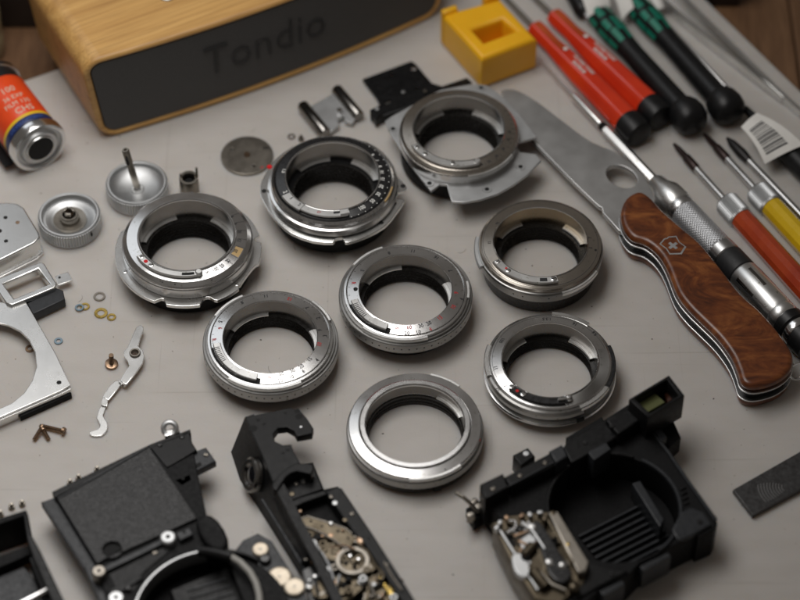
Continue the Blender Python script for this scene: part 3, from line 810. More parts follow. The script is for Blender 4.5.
# ground bevel: a bright strip along the cutting edge
e0 = smooth(PX([(598, 205.5), (573, 182), (547, 155.5), (523, 130.5), (511, 114), (503, 99)], 8), 4, closed=False)
V, F = [], []
for i, p in enumerate(e0):
    tv = (e0[min(i + 1, len(e0) - 1)] - e0[max(i - 1, 0)]).normalized(); nv = Vector((tv.y, -tv.x))
    if nv.dot(Vector((1, 1))) < 0: nv = -nv
    for off, z in ((-.25, 7.1), (1.1, 8.33), (1.1, 5.86)): V.append(Vector((p.x + nv.x * off, p.y + nv.y * off, z)))
for i in range(len(e0) - 1):
    a, b = i * 3, i * 3 + 3
    F += [(a, b, b + 1, a + 1), (a + 2, b + 2, b, a), (a + 1, b + 1, b + 2, a + 2)]
F += [(0, 1, 2), tuple(len(V) - 3 + k for k in (2, 1, 0))]
wpart('edge_bevel', (V, F), 'satin', kn)
em = [(650 + u / 15, 225 + v / 15) for u, v in ((140, 285), (210, 205), (255, 195), (275, 175), (395, 165), (445, 255), (545, 330), (475, 440), (295, 445), (240, 360))]
ez = 14.62
emo = PX(em, ez); ctr = sum(emo, Vector((0, 0))) / len(emo)
emi = [ctr + (p - ctr) * .87 for p in emo]
wpart('shield_inlay', prism(emo, ez - .1, ez + .06, [emi]), 'alu', sc, 0)
cc = at(650 + 345 / 15, 225 + 310 / 15, ez).xy
d1 = unit(at(650 + 400 / 15, 225 + 350 / 15, ez).xy - at(650 + 290 / 15, 225 + 265 / 15, ez).xy); ca_ = math.degrees(math.atan2(d1.y, d1.x))
crs = [(2.2, .65), (.65, .65), (.65, 2.2), (-.65, 2.2), (-.65, .65), (-2.2, .65), (-2.2, -.65), (-.65, -.65), (-.65, -2.2), (.65, -2.2), (.65, -.65), (2.2, -.65)]
wpart('cross_inlay', xf(prism(crs, ez - .1, ez + .07), T(cc.x, cc.y) @ RZ(ca_)), 'alu', sc, 0)
kr = at(797, 372, 6)
wpart('lanyard_ring', xf(lathe([(3.6 + .55 * math.cos(a), .55 * math.sin(a)) for a in [k * math.pi / 4 for k in range(8)]], 28), T(kr.x, kr.y, 6.5) @ RX(62) @ RY(20)), 'polished', kn)


# ================================================================== hand tools lying on their sides
def axis_thing(name, label, cat, p0, z0, p1, z1, group=None):
    a, b = at(*p0, z0), at(*p1, z1)
    x = (b - a).normalized(); y = Vector((0, 0, 1)).cross(x).normalized(); z = x.cross(y)
    m = Matrix(((x.x, y.x, z.x, a.x), (x.y, y.y, z.y, a.y), (x.z, y.z, z.z, a.z), (0, 0, 0, 1)))
    t = thing(name, label, cat, None, m, group)
    L = (b - a).length

    def s(px, py):
        zz = z0
        for _ in range(4):
            k = (at(px, py, zz) - a).dot(x); zz = z0 + (z1 - z0) * k / L
        return k
    return t, s, L


XA = Matrix(((0, 0, 1, 0), (0, 1, 0, 0), (-1, 0, 0, 0), (0, 0, 0, 1)))    # lathe axis z -> tool axis x


def turn(prof, seg=40, rfun=None):
    """prof: (s, r) along the tool axis, closed at both ends"""
    p = [(0, prof[0][0])] + [(r, s) for s, r in prof] + [(0, prof[-1][0])]
    return xf(lathe(p, seg, loop=False, rfun=rfun), XA)


def flute(n, d):
    def f(r, z, i): return r - (d if (i % n) in (0,) else 0)
    return f


# ---- large precision driver with knurled alloy grip
t, s, L = axis_thing('precision_screwdriver', 'large silver precision screwdriver with knurled grip beside the knife handle', 'screwdriver', (538, 58), 3.5, (806, 341), 6.9)
part('bit', turn([(0, .35), (s(560, 82), .55), (s(572, 96), .8)], 16), 'steel', t)
part('bit_holder', turn([(s(571, 95), 1.2), (s(573, 97), 1.7), (s(599, 124), 1.8), (s(600, 125), 1.5)], 24), 'satin', t)
part('collar', turn([(s(599.5, 124.5), 1.2), (s(601, 126), 1.9), (s(603, 128.5), 1.9), (s(604, 129), 1.2)], 24), 'blackmatt', t)
part('shaft', turn([(s(603, 128), 1.3), (s(605, 130), 2.2), (s(660, 187), 2.3), (s(662, 189), 2.0)], 6), 'satin', t, 20)
part('nose', turn([(s(654, 181), 3.2), (s(656, 183), 4.1), (s(662, 189), 4.8), (s(667, 194), 6.5), (s(672, 199), 6.8), (s(677, 205), 6.8), (s(679, 207), 6.2)], 56), 'satin', t)
part('grip_band', turn([(s(678, 206), 6.0), (s(679, 207), 6.35), (s(683, 211), 6.35), (s(684, 212), 6.0)], 56), 'steel', t)
part('knurled_grip', turn([(s(683.5, 211.5), 5.8), (s(685, 213), 6.3), (s(719, 248.5), 6.3), (s(720, 249.5), 5.8)], 72), 'knurl', t)
part('grip_band', turn([(s(719.5, 249), 5.9), (s(721, 250), 6.5), (s(727, 257), 6.6), (s(728, 258), 6.0)], 56), 'steel', t)
part('rubber_sleeve', turn([(s(727.5, 257.5), 6.2), (s(729, 259), 6.7), (s(742, 273), 6.7), (s(743, 274), 6.2)], 56), 'rubber', t)
hd_ = part('handle_end', turn([(s(742.5, 273.5), 6.2), (s(744, 275), 6.75), (s(777, 311), 6.75), (s(779, 313), 6.4), (s(780, 314), 6.7), (s(784, 318), 6.7), (s(786, 320), 6.0)], 56), 'satin', t)
for a in (-62, -2, 58, 118, 178, 238):
    part('flute', xf(box(s(763, 296) - s(747, 279), 1.7, .5, .2, ((s(763, 296) + s(747, 279)) / 2, 0, 6.60)), RX(a)), 'innerwall', hd_)
part('swivel_cap', turn([(s(785.5, 319.5), 6.0), (s(787, 321), 7.0), (s(793, 327), 7.0), (s(794, 328), 6.2), (s(800, 334), 6.2), (s(801, 335), 7.0), (s(812, 347), 6.8)], 56), 'blackplastic', t)
part('cap_band', turn([(s(794.5, 328.5), 6.4), (s(795, 329), 6.6), (s(799.5, 333.5), 6.6), (s(800, 334), 6.4)], 56), 'polished', t)


# ---- driver with knurled ferrule (red, yellow)
def ferrule_driver(label, tip, z0, end, z1, marks, mh, rh, inked):
    t, s, L = axis_thing('ferrule_screwdriver', label, 'screwdriver', tip, z0, end, z1, 'ferrule screwdrivers at the right edge')
    tp, sh, f0, f1 = [s(*m) for m in marks]
    part('tip', turn([(0, .7), (tp * .2, 1.3), (tp * .5, 1.5), (tp * .55, 2.0), (tp * .95, 2.0), (tp, 1.6)], 16), mat('browned_tip', (.035, .02, .018), .35, .5), t)
    part('shaft', turn([(tp - .5, 1.55), (f0 + 1, 1.6)], 20), 'steel', t)
    part('ferrule', turn([(f0, 2.6), (f0 + .8, rh + .1), (f0 + 1.5, rh + .5), (f1 - 1, rh + .5), (f1, rh)], 80, lambda r, z, i: r - (.3 if i % 2 and r > rh else 0)), 'alu', t, 10)
    h = part('handle', turn([(f1 - .5, rh - .5), (f1 + .5, rh), (f1 + 40, rh + .2), (L - 2, rh + .3), (L, rh - 1)], 12), mh, t, 20)
    if inked:
        m0, lines, ink = inked
        for k, ln in enumerate(lines):
            part('print', xf(text(ln, 2.6, .05), T(s(*m0), -.2 - k * 2.3 + 1.0, rh + .27)), ink, h, 0)
    return t


ferrule_driver('translucent red screwdriver with knurled collar, nearest the silver driver', (674, 144), 2, (835, 322), 5.4, ((697, 169), (726, 199), (727, 200), (745, 217)), 'darkred', 5.0, None)
ferrule_driver('yellow screwdriver with knurled collar at the right edge', (704, 134), 2, (835, 275), 5.4, ((726, 160), (757, 188), (756, 190), (773, 206)), 'yellowh', 5.0, None)
t, s, L = axis_thing('slim_screwdriver', 'slim steel screwdriver with dark tip passing behind the yellow one', 'screwdriver', (727, 138), 2, (840, 256), 3.2)
part('tip', turn([(0, .6), (4, 1.9), (11, 2.4), (s(749, 161), 1.8)], 16), mat('dark_bit', (.02, .018, .018), .4, .4), t)
part('shaft', turn([(s(748, 160), 1.6), (L, 1.6)], 18), 'steel', t)


# ---- orange-red drivers with black end caps
def red_driver(label, top, end, z, textpos):
    t, s, L = axis_thing('red_screwdriver', label, 'screwdriver', top, 3.0, end, z, 'red screwdrivers beside the magnetizer')
    k = s(*textpos[0])
    part('shaft', turn([(-60, 1.2), (4, 1.2)], 16), 'nickel', t)
    f = lambda r, zz, i: r * (1 - .035 * (1 + math.cos(6 * 2 * math.pi * i / 60)))
    h = part('handle', turn([(0, 3.0), (1.2, 4.2), (5, 4.5), (16, 4.2), (24, 5.0), (40, 6.0), (L - 6, 6.6), (L - 5, 6.5)], 60, f), 'red', t)
    part('core', xf(box(22, 2.4, .4, .15, (13, 0, 4.12)), RY(-2.0)), 'redcore', h)
    part('end_cap', turn([(L - 5.5, 6.1), (L - 5, 6.6), (L + 3, 6.7), (L + 4.6, 6.1), (L + 5.2, 4.8)], 40), 'blackplastic', t)
    for j, (ln, sz) in enumerate((('PB SWISS TOOLS', 2.3), ('PB 8190.0-60', 2.0))):
        g = xf(text(ln, sz, .05, .9, .03), T(k + 12, 1.2 - 2.7 * j, 0))
        g = ([Vector((p.x, p.y, math.sqrt(max(0, (4.75 + (p.x - 20) * .055) ** 2 - p.y ** 2)) + .28 + p.z)) for p in g[0]], g[1])
        part('print', g, 'whiteink', h, 0)
    part('cross_mark', xf(box(1.8, 1.8, .1, 0, (k - 1.6, .4, 5.0)), RY(-1)), 'whiteink', h, 0)


red_driver('red screwdriver with black end cap, front one touching the magnetizer', (534, 27), (634, 129), 6.8, ((567, 60), 0))
red_driver('red screwdriver with black end cap, rear one beside the green grip driver', (553, 15), (655, 112.5), 6.8, ((586, 48), 0))


# ---- black drivers with green grip patches and ball caps
def green_driver(label, top, end, g0, g1, flip):
    t, s, L = axis_thing('green_grip_screwdriver', label, 'screwdriver', top, 5.5, end, 8.0, 'black screwdrivers with green grips')
    a, b = s(*g0), s(*g1)
    part('shaft', turn([(a - 60, 1.4), (a - 6, 1.4)], 16), 'steel', t)
    h = part('handle', turn([(a - 8, 2.6), (a - 6, 4.2), (a, 5.6), (a + 4, 6.0), (a + (b - a) * .55, 6.0), (b, 5.1), (b + 6, 4.9), (L - 10, 5.4), (L - 5, 5.7)], 48), 'blackplastic', t)
    part('ball_cap', turn([(L - 7.5, 5.0), (L - 6.5, 6.8), (L - 4, 7.8), (L, 8.1), (L + 3.5, 7.4), (L + 5.5, 6.0), (L + 6.6, 3.6), (L + 7, 1.2)], 40), 'blackplastic', t)
    for (x0, x1, a0, a1) in ((-.12, .2, -58, -24), (-.12, .2, 4, 36), (.30, .72, -14, 2), (.62, 1.0, -46, -18), (.30, .62, -50, -22), (.30, .58, 18, 46), (.62, 1.0, 10, 40), (-.1, .24, 60, 92), (.34, .66, 66, 94), (.70, 1.0, 64, 92), (.1, .9, -110, -80)):
        xs = [a + (b - a) * (x0 + (x1 - x0) * k / 4) for k in range(5)]
        pr_ = []
        for x in xs:
            u = (x - a) / (b - a); rr = 5.6 + .45 * min(1, u * 5) - max(0, u - .55) / .45 * .9
            pr_.append((rr + .18, x))
        loop = pr_ + [(r - 1.2, x) for r, x in reversed(pr_)]
        part('grip_patch', xf(lathe(loop, 6, a0 + 180, a1 + 180), XA), 'green', h, 60)
    return t, s, a


t1, s1, a1_ = green_driver('black screwdriver with green grip and ball cap, next to the red drivers', (592, 8), (689, 117), (602, 18), (625, 47), 1)
t2, s2, a2_ = green_driver('black screwdriver with green grip and ball cap, nearer the tweezers', (628, -4), (726.5, 107), (641, 9), (664, 37), 1)


def paper_flag(label, pts, z0, lift, bars=None, textline=None):
    """a strip of paper label curled over a tool: bilinear patch with a bend and thickness"""
    P = [at(*p, z) for p, z in pts]
    c = sum(P, Vector()) / 4
    t = thing('paper_label', label, 'label', (c.x, c.y, 0), group='white paper labels stuck on tools')
    n, m = 12, 8

    def surf(u, v, off=0.0):
        q = P[0].lerp(P[1], u).lerp(P[3].lerp(P[2], u), v)
        return q + Vector((0, 0, lift * math.sin(math.pi * v) + .8 * math.sin(3 * u) + off))
    V = [surf(i / n, j / m) for j in range(m + 1) for i in range(n + 1)]
    k = len(V); V += [p - Vector((0, 0, .15)) for p in V]
    F = []
    for j in range(m):
        for i in range(n):
            a = j * (n + 1) + i; F.append((a, a + 1, a + n + 2, a + n + 1)); F.append((k + a, k + a + n + 1, k + a + n + 2, k + a + 1))
    rim = [i for i in range(n + 1)] + [j * (n + 1) + n for j in range(1, m + 1)] + [m * (n + 1) + i for i in range(n - 1, -1, -1)] + [j * (n + 1) for j in range(m - 1, 0, -1)]
    for i in range(len(rim)):
        a, b = rim[i], rim[(i + 1) % len(rim)]; F.append((a, b, b + k, a + k))
    wpart('sheet', (V, F), 'paper', t, 60)
    if bars:
        u0, u1, v0, v1 = bars; gs = []; v = v0
        while v < v1:
            wd = random.choice((.014, .014, .024, .036)); q = []
            for j in range(7):
                u = u0 + (u1 - u0) * j / 6; q += [surf(u, v, .06), surf(u, v + wd, .06)]
            gs.append((q, [(2 * j, 2 * j + 1, 2 * j + 3, 2 * j + 2) for j in range(6)])); v += wd + random.choice((.016, .022, .032))
        wpart('barcode', join(*gs), 'ink', t, 0)
    return t


# ---- black driver lying the other way with a barcode label
t, s, L = axis_thing('labelled_screwdriver', 'black-handled screwdriver carrying a barcode label at the right edge', 'screwdriver', (728, 92), 4.5, (850, 212), 6.0)
part('shaft', turn([(0, 1.2), (s(746, 111), 1.2)], 16), 'steel', t)
part('bolster', turn([(s(744, 109), 1.6), (s(752, 117), 1.9), (s(756, 121), 2.6)], 20), 'blackplastic', t)
part('handle', turn([(s(755, 120), 2.6), (s(765, 130), 4.6), (s(785, 152), 5.6), (s(800, 168), 5.8), (L, 5.0)], 36), 'blackplastic', t)
paper_flag('white barcode label wrapped round the black driver at the right edge', [((741, 127), 11), ((757, 113), 13), ((804, 145), 13), ((765, 164), 7)], 0, 2.2, (.12, .72, .22, .86))
paper_flag('white paper label across the neck of the front green grip driver', [((574, -14), 9), ((599, -22), 12), ((611, 7), 9.5), ((588, 17), 9)], 0, 3.0, (.25, .8, .42, .6))
paper_flag('white paper label hanging between the two green grip drivers', [((608, -16), 10), ((622, -20), 12), ((634, 8), 9.5), ((622, 20), 5)], 0, 2.0)
paper_flag('small white paper label right of the rear green grip driver', [((648, -12), 8), ((656, -14), 8), ((664, 8), 6), ((655, 12), 5)], 0, 1.0)
t, s, L = axis_thing('black_tool_end', 'small black tool end at the top, left of the front green grip', 'tool', (560, -30), 5, (586, 14), 5)
part('body', turn([(0, 4.0), (L - 8, 4.4), (L - 3, 4.6), (L - 1, 3.6)], 24), 'blackplastic', t)
part('pin', turn([(L - 1, 1.5), (L + 4, 1.4), (L + 4.6, .8)], 16), 'steel', t)

# ---- steel rod beside the rear ball cap, then tweezers
t, s, L = axis_thing('steel_rod', 'thin bright steel rod lying beside the rear black ball cap', 'rod', (652, 10), 1.3, (729, 91), 1.3)
part('rod', turn([(0, 1.1), (.5, 1.3), (L - .5, 1.3), (L, 1.0)], 18), 'steel', t)
base = at(740, 40)
tw = thing('tweezers', 'long steel tweezers lying along the right edge of the board', 'tweezers', base)


def strip(pts, z0s, h, th):
    """upright spring-steel strip through traced points"""
    V, F = [], []
    P = [at(x, y, z) for (x, y), z in zip(pts, z0s)]
    for i, p in enumerate(P):
        d = (P[min(i + 1, len(P) - 1)] - P[max(i - 1, 0)]); nv = Vector((-d.y, d.x, 0)).normalized() * th[i]
        for q in (p - nv, p + nv): V += [q, q - Vector((0, 0, h[i]))]
    for i in range(len(P) - 1):
        a = i * 4; b = a + 4
        F += [(a, b, b + 2, a + 2), (a + 1, a + 3, b + 3, b + 1), (a, a + 1, b + 1, b), (a + 2, b + 2, b + 3, a + 3)]
    F += [(0, 2, 3, 1), tuple(len(V) - 4 + k for k in (0, 1, 3, 2))]
    return V, F


wpart('leg', strip([(650, -40), (688, 2), (727, 40), (765, 77), (802, 111)], (6, 6, 6, 5, 4), (5, 5, 5, 4.5, 3.5), (1.0, 1.2, 1.2, 1.1, .8)), 'satin', tw)
wpart('leg', strip([(630, -40), (662, -2), (705, 34), (745, 66), (783, 97)], (6, 6, 5.5, 5, 4), (5, 5, 4.5, 4, 3), (.8, .8, .8, .7, .5)), 'satin', tw)

# ================================================================== film cassette
a = at(-16, 92, 12.6); b = at(41, 147.5, 12.6)
t, s, L = axis_thing('film_cassette', 'orange and navy labelled film cassette lying on its side at the left edge', 'film cassette', (-7, 86), 12.6, (39.5, 147), 12.6)
R = 11.9
part('shell', turn([(0, R), (L - 1.5, R)], 56), 'blackpaint', t)
part('far_rim', turn([(-1.5, R - .6), (-1.2, R + .9), (1.0, R + 1.0), (1.4, R)], 56), 'polished', t)
part('blue_band', turn([(L - 8.6, R + .05), (L - 8.5, R + .12), (L - 5.0, R + .12), (L - 4.9, R + .05)], 64), 'labelblue', t)
part('end_rim', turn([(L - 4.0, R), (L - 3.7, R + .9), (L - 1, R + 1.0), (L + .6, R + .5), (L + .8, R - .4), (L + .5, R - 1.0), (L - 1.0, R - 1.2)], 64), 'polished', t)
part('end_face', xf(lathe([(6.6, 0), (6.8, .9), (8.2, 1.0), (9.2, -.6), (R - 1.0, -.8), (R - .6, -1.5), (6.6, -1.5)], 64), T(L - .2, 0, 0) @ XA), 'alu', t)
part('spool', xf(lathe([(3.4, -4), (3.4, 1.5), (6.4, 1.5), (6.7, 1.0), (6.7, -4)], 48), T(L - .2, 0, 0) @ XA), 'chrome', t)
part('spool_bore', turn([(L - 5, 6.1), (L + 1.45, 6.1)], 36), 'hole', t)
lab = part('label', turn([(8, R + .1), (8.1, R + .16), (L - 10.2, R + .16), (L - 10.1, R + .1)], 64), 'orange', t)
part('stripe', turn([(L - 10.2, R + .14), (L - 10.1, R + .18), (L - 8.6, R + .18), (L - 8.5, R + .14)], 64), 'labelyellow', lab)


def wrap(g, r):
    """wrap flat lettering (x along the axis, y round it) onto a barrel"""
    return [Vector((p.x, (r + p.z) * math.sin(p.y / r), (r + p.z) * math.cos(p.y / r))) for p in g[0]], g[1]


tr = RZ(90)
for x, y, tx, sz in ((L - 13.2, 1, 'CHS', 5.2), (L - 18, 0, 'FILM 135', 3.6), (L - 22, 0, '36 EXP', 3.6), (L - 27, 0, '100', 5.0)):
    part('print', wrap(xf(xf(text(tx, sz, .05, .9), tr), T(x, y, .2)), R), 'labelink', lab, 0)
part('band_print', wrap(xf(xf(text('DEVELOPMENT', 2.6, .05), tr), T(L - 6.7, -2, .14)), R), mat('blue_print', (.05, .10, .32), .5), t, 0)
part('lip', box(L - 4, 4.5, 1.2, .3, (L / 2 - 3, -R - 1.0, -R * .72)), 'blackmatt', t)

# ================================================================== pale jar, dark case and shadow-gap block at the very back
c = at(-13, 52, -9.4)
t = thing('glass_jar', 'pale ribbed jar cut off by the left edge at the top', 'jar', (c.x, c.y, -9.4))
part('body', lathe([(0, 0), (7.6, 0), (8.6, 1.5), (8.8, 12), (8.2, 14), (8.8, 16), (8.8, 28), (7.8, 31), (6.5, 33), (0, 33)], 40, loop=False), 'jar', t)
part('lid', lathe([(0, 33.2), (7.2, 33.2), (7.4, 34), (7.4, 41), (6.8, 42), (0, 42)], 40, loop=False), 'darkbox', t)
c = at(18, 30, -9.4)
t = thing('dark_case', 'dark brown case standing behind the left end of the speaker', 'case', (c.x, c.y, -9.4))
part('body', box(60, 40, 46, 2, (0, 21, 23)), 'darkbox', t)
part('lid', box(61, 41, 8, 2, (0, 21, 50.2)), 'darkbox', t)
c = at(716, 9, -9.4)
t = thing('shadow_gap_block', 'dark block standing in for the shadowed gap at the top right behind the board edge', 'block', (c.x, c.y, -9.4))  # added dark block, stands in for a gap that lies in shadow
part('body', box(22, 30, 26, 1.5, (0, 16, 13)), 'darkbox', t)
part('cap', box(20, 28, 3, 1, (0, 16, 27.6)), 'blackmatt', t)

# ================================================================== dials and small camera parts
def dial(cx, cy, label, R=13.4, h=7.0):
    c = at(cx, cy, h)
    t = thing('knurled_dial', label, 'dial', (c.x, c.y, 0), group='knurled camera dials')
    kf = lambda r, z, i: r - (.55 if (i % 4) in (2, 3) and r > R - .3 and 1.4 < z < h - .6 else 0)
    part('rim', lathe([(R - 2.2, h - 2.5), (R - 2.0, h - .3), (R - 1.6, h), (R - .9, h), (R - .35, h - .6), (R, h - .61), (R, 1.45), (R - .35, 1.4), (R - .6, 0), (R - 3, 0)], 288, rfun=kf), 'alu', t, 10)
    return t


t = dial(69, 214, 'knurled silver dial with a small spring tube in its centre, at the left', 13.4, 8)
part('dished_face', lathe([(0, 3), (6, 3.2), (8.5, 4.6), (10.2, 5.2), (11.5, 5.2), (11.5, 2), (0, 2)], 96, loop=False), 'alu', t)
part('grey_disc', lathe([(3.4, 4.7), (7.0, 5.0), (7.2, 3.4), (3.4, 3.2)], 64), 'nickel', t)
hub = part('hub', lathe([(2.6, 4), (2.6, 7.6), (2.9, 8.0), (3.7, 8.0), (4.0, 7.6), (4.2, 4)], 48), 'nickel', t)
part('prong', join(*[xf(box(1.0, 2.6, 3.0, .2, (1.7, 0, 8.8)), RZ(a)) for a in (40, 140, 265)]), 'nickel', hub)
part('centre_screw', lathe([(0, 7.0), (1.2, 7.0), (1.4, 6.6), (1.4, 4)], 20, loop=False), 'copper', t)
part('drill_hole', xf(box(1.6, .8, 1.6, .1), RZ(318) @ T(13.0, 0, 5)), 'hole', t, 0)
t = dial(136.5, 182, 'knurled silver dial with a tall brass spindle, behind the leftmost ring', 13.4, 8)
part('dished_face', lathe([(0, 3.4), (3, 3.4), (8.5, 3.8), (11.0, 5.6), (11.5, 6), (11.5, 2), (0, 2)], 96, loop=False), 'alu', t)
part('boss', lathe([(0, 5.6), (1.6, 5.6), (2.2, 4.8), (3.0, 3.6), (3.0, 3)], 32, loop=False), 'chrome', t)
sp = part('spindle', xf(lathe([(0, 0), (1.5, 0), (1.5, 11), (1.35, 11.3), (1.35, 15), (1.6, 15.3), (1.6, 22.6), (1.3, 23.2), (.7, 23.2), (.7, 22), (0, 22)], 24, loop=False), T(0, 0, 5) @ RY(-8)), 'nickel', t)
part('slot', xf(box(.8, 4, 4, 0, (0, -1.0, 18.5)), T(0, 0, 5) @ RY(-8)), 'hole', sp, 0)

c = at(190, 191)
t = thing('spring_barrel', 'small grey slotted barrel with an upright prong, behind the leftmost ring', 'camera part', (c.x, c.y, 0))
part('barrel', lathe([(2.7, 1), (2.7, 8.2), (3.0, 8.6), (4.0, 8.6), (4.2, 8.2), (4.2, .3), (3.9, 0), (2.7, 0)], 40, 30, 350), 'nickel', t)
part('prong', box(1.0, .8, 6, .2, (3.5, 1.2, 10.5)), 'nickel', t)
part('prong', box(1.0, .8, 2.2, .2, (-3.5, 0.6, 9.2)), 'nickel', t)
part('core', lathe([(0, 6), (2.0, 6), (2.2, 5.4), (2.2, .2), (0, .2)], 24, loop=False), 'blackmatt', t)

c = at(247, 155, 1.4)
t = thing('pierced_disc', 'thin grey metal disc with a centre stud, behind the black-faced ring', 'disc', (c.x, c.y, 0))
part('disc', prism(circ(0, 0, 11.4, 72), 0, 1.4, [circ(-6.6, 3.4, .8, 12), circ(3.2, -6.5, .8, 12)], .15), 'nickel', t)
part('stud', lathe([(0, 2.6), (1.0, 2.6), (1.3, 2.2), (1.3, 1.3)], 20, loop=False), 'copper', t)
part('slot', xf(box(2.6, .7, .08, 0, (8.3, 4.3, 1.42)), Matrix.Identity(4)), 'hole', t, 0)
part('rivet', xf(lathe([(0, .5), (.6, .45), (.8, 0)], 14, loop=False), T(2.6, -6.2, 1.35)), 'polished', t)
part('red_fleck', xf(box(1.2, .5, .08, 0), T(6.8, -7.4, 1.43) @ RZ(30)), 'reddot', t, 0)

# ---- accessory shoe
c = at(331, 120)
t = thing('accessory_shoe', 'chrome accessory shoe with two rails, between the disc and the black plate', 'camera part', (c.x, c.y, 0))
wpart('base_plate', prism(PX([(311, 106), (334, 93), (357, 116), (352, 123), (345, 121), (344, 116), (337, 119), (339, 125), (330, 132), (325, 128)], 3), 1, 3, (), .2), 'alu', t)
for p, q in (((303, 106), (325, 133)), ((337, 90), (358.5, 116))):
    A_, B_ = at(*p, 3.2), at(*q, 3.2); D_ = (B_ - A_).normalized()
    wpart('rail', tube([A_ - D_ * .8, A_, A_.lerp(B_, .5), B_, B_ + D_ * .6], [2.2, 2.7, 2.7, 2.7, 2.3], 20), 'innerwall', t)
    wpart('rail_foot', tube([A_ - D_ * .3 - Vector((0, 0, 2.0)), B_ + D_ * .2 - Vector((0, 0, 2.0))], 1.2, 12), 'innerwall', t)
c2 = at(339.5, 112, 3)
wpart('stop_screw', xf(lathe([(0, 1.6), (1.1, 1.5), (1.3, 1), (1.3, 0)], 18, loop=False), T(c2.x, c2.y, 3)), 'polished', t)

# ---- black bracket plate
c = at(408, 95)
t = thing('black_bracket', 'flat black bracket plate behind the plate-mounted ring', 'camera part', (c.x, c.y, 0))
wpart('plate', prism(PX([(362.5, 78), (411, 60), (415, 62), (432, 82), (442, 85), (467, 76.5), (472, 81), (440, 96), (385, 115), (376, 121), (370.5, 117), (370, 110), (380, 104), (377, 97)], 3), .8, 2.4, [circ(*at(413.5, 67.5, 2.4).xy, 1.6, 18), circ(*at(392, 73, 2.4).xy, .9, 14), circ(*at(418, 88, 2.4).xy, .9, 14), PX([(384, 101), (390, 98.5), (392, 101.5), (386, 104)], 2.4)], .25), 'blackmetal', t)
wpart('edge_rail', prism(PX([(376, 113), (440, 91), (468, 78.5), (472, 82), (440, 97), (380, 117)], 5), 0, 5, (), .6), 'blackmetal', t)
wpart('corner_block', prism(PX([(370, 109), (379, 105), (385, 112), (376, 119)], 6), 0, 6, (), .8), 'blackmetal', t)
for px, py, m in ((403, 92, 'alu'), (425, 91, 'nickel'), (377, 109, 'alu')):
    d = at(px, py, 3.1 if m != 'alu' or px > 380 else 6)
    wpart('pin', xf(lathe([(0, .25), (.8, .2), (.9, 0)], 14, loop=False), T(d.x, d.y, d.z - .02)), m, t)

# ---- chrome top cover corner at the left edge
c = at(10, 250)
t = thing('chrome_top_cover', 'satin chrome top cover corner with small drilled holes at the left edge', 'camera cover', (c.x, c.y, 0))
tp = PX([(-60, 204), (8, 202.5), (17, 203.5), (24, 208), (38, 231), (40, 237), (34, 243), (0, 260), (-60, 290)], 11)
wpart('top', prism(tp, 9.6, 11, (), .6, 3), 'chrome', t)
wpart('side_wall', prism(grow(tp, -.3), 1.0, 9.7, [grow(tp, -1.3)], .1), 'chrome', t)
wpart('hem', prism(grow(tp, .5), 0, 1.6, [grow(tp, -1.3)], .2), 'chrome', t)
for px, py, m, r in ((5.5, 217.5, 'hole', .9), (17.5, 222.5, 'copper', .9), (6, 241, 'hole', .9), (-1, 231, 'hole', 1.2)):
    d = at(px, py, 11)
    wpart('hole', xf(lathe([(0, .05), (r, .05), (r, -.2)], 16, loop=False), T(d.x, d.y, 11)), m, t, 0)

# ---- chrome front plate with a viewfinder window frame
c = at(30, 370)
t = thing('chrome_front_plate', 'chrome front plate with window frame and large round cut-out at the left edge', 'camera cover', (c.x, c.y, 0))
fz = 6.0
fpx = [(-30, 304), (2, 302), (10, 305), (26, 302), (40, 326), (56, 354), (70.5, 385), (60, 391), (0, 417), (-30, 430), (-30, 420), (-10, 413)] + [(12, 403), (24, 393), (32, 381), (36.5, 367), (35, 352), (29, 340), (20, 331), (8, 325), (-4, 322.5), (-30, 326)]
wpart('plate', prism(PX(fpx, fz), fz - 1.2, fz, (), .25), 'chrome', t)
wpart('window_frame', prism(PX([(-8, 281), (40, 262), (44, 263), (57, 284), (54, 288), (12, 305), (6, 303)], fz + 1.5), fz - 3, fz + 1.5, [PX([(3, 283.5), (38, 268.5), (50, 284), (14, 298.5)], fz + 1.5)], .5, 2), 'chrome', t)
wpart('bottom_return', prism(PX([(70.5, 386.5), (71, 389), (60, 394), (0, 420), (-30, 433), (-30, 429), (0, 417), (60, 391)], fz - 1), 1, fz - 1.1, (), .1), 'chrome', t)
wpart('black_seal', prism(PX([(20, 413), (71, 391), (71.5, 394), (20, 417)], 3), 0, 3, (), .3), 'blackmatt', t)
wpart('block', prism(PX([(27, 303), (55, 287), (63, 290), (65, 299), (33, 314)], fz - .5), .6, fz - .6, (), .5, 2), 'greymetal', t)
wpart('tab', prism(PX([(55, 276), (68, 271.5), (72.5, 280), (58, 285)], 4), 3, 4, (), .15), 'chrome', t)
for px, py, z, r in ((59.5, 277.5, 4, .6), (59, 382.5, fz, 1.0)):
    d = at(px, py, z)
    wpart('hole', xf(lathe([(0, .05), (r, .05), (r, -.2)], 16, loop=False), T(d.x, d.y, z)), 'hole', t, 0)

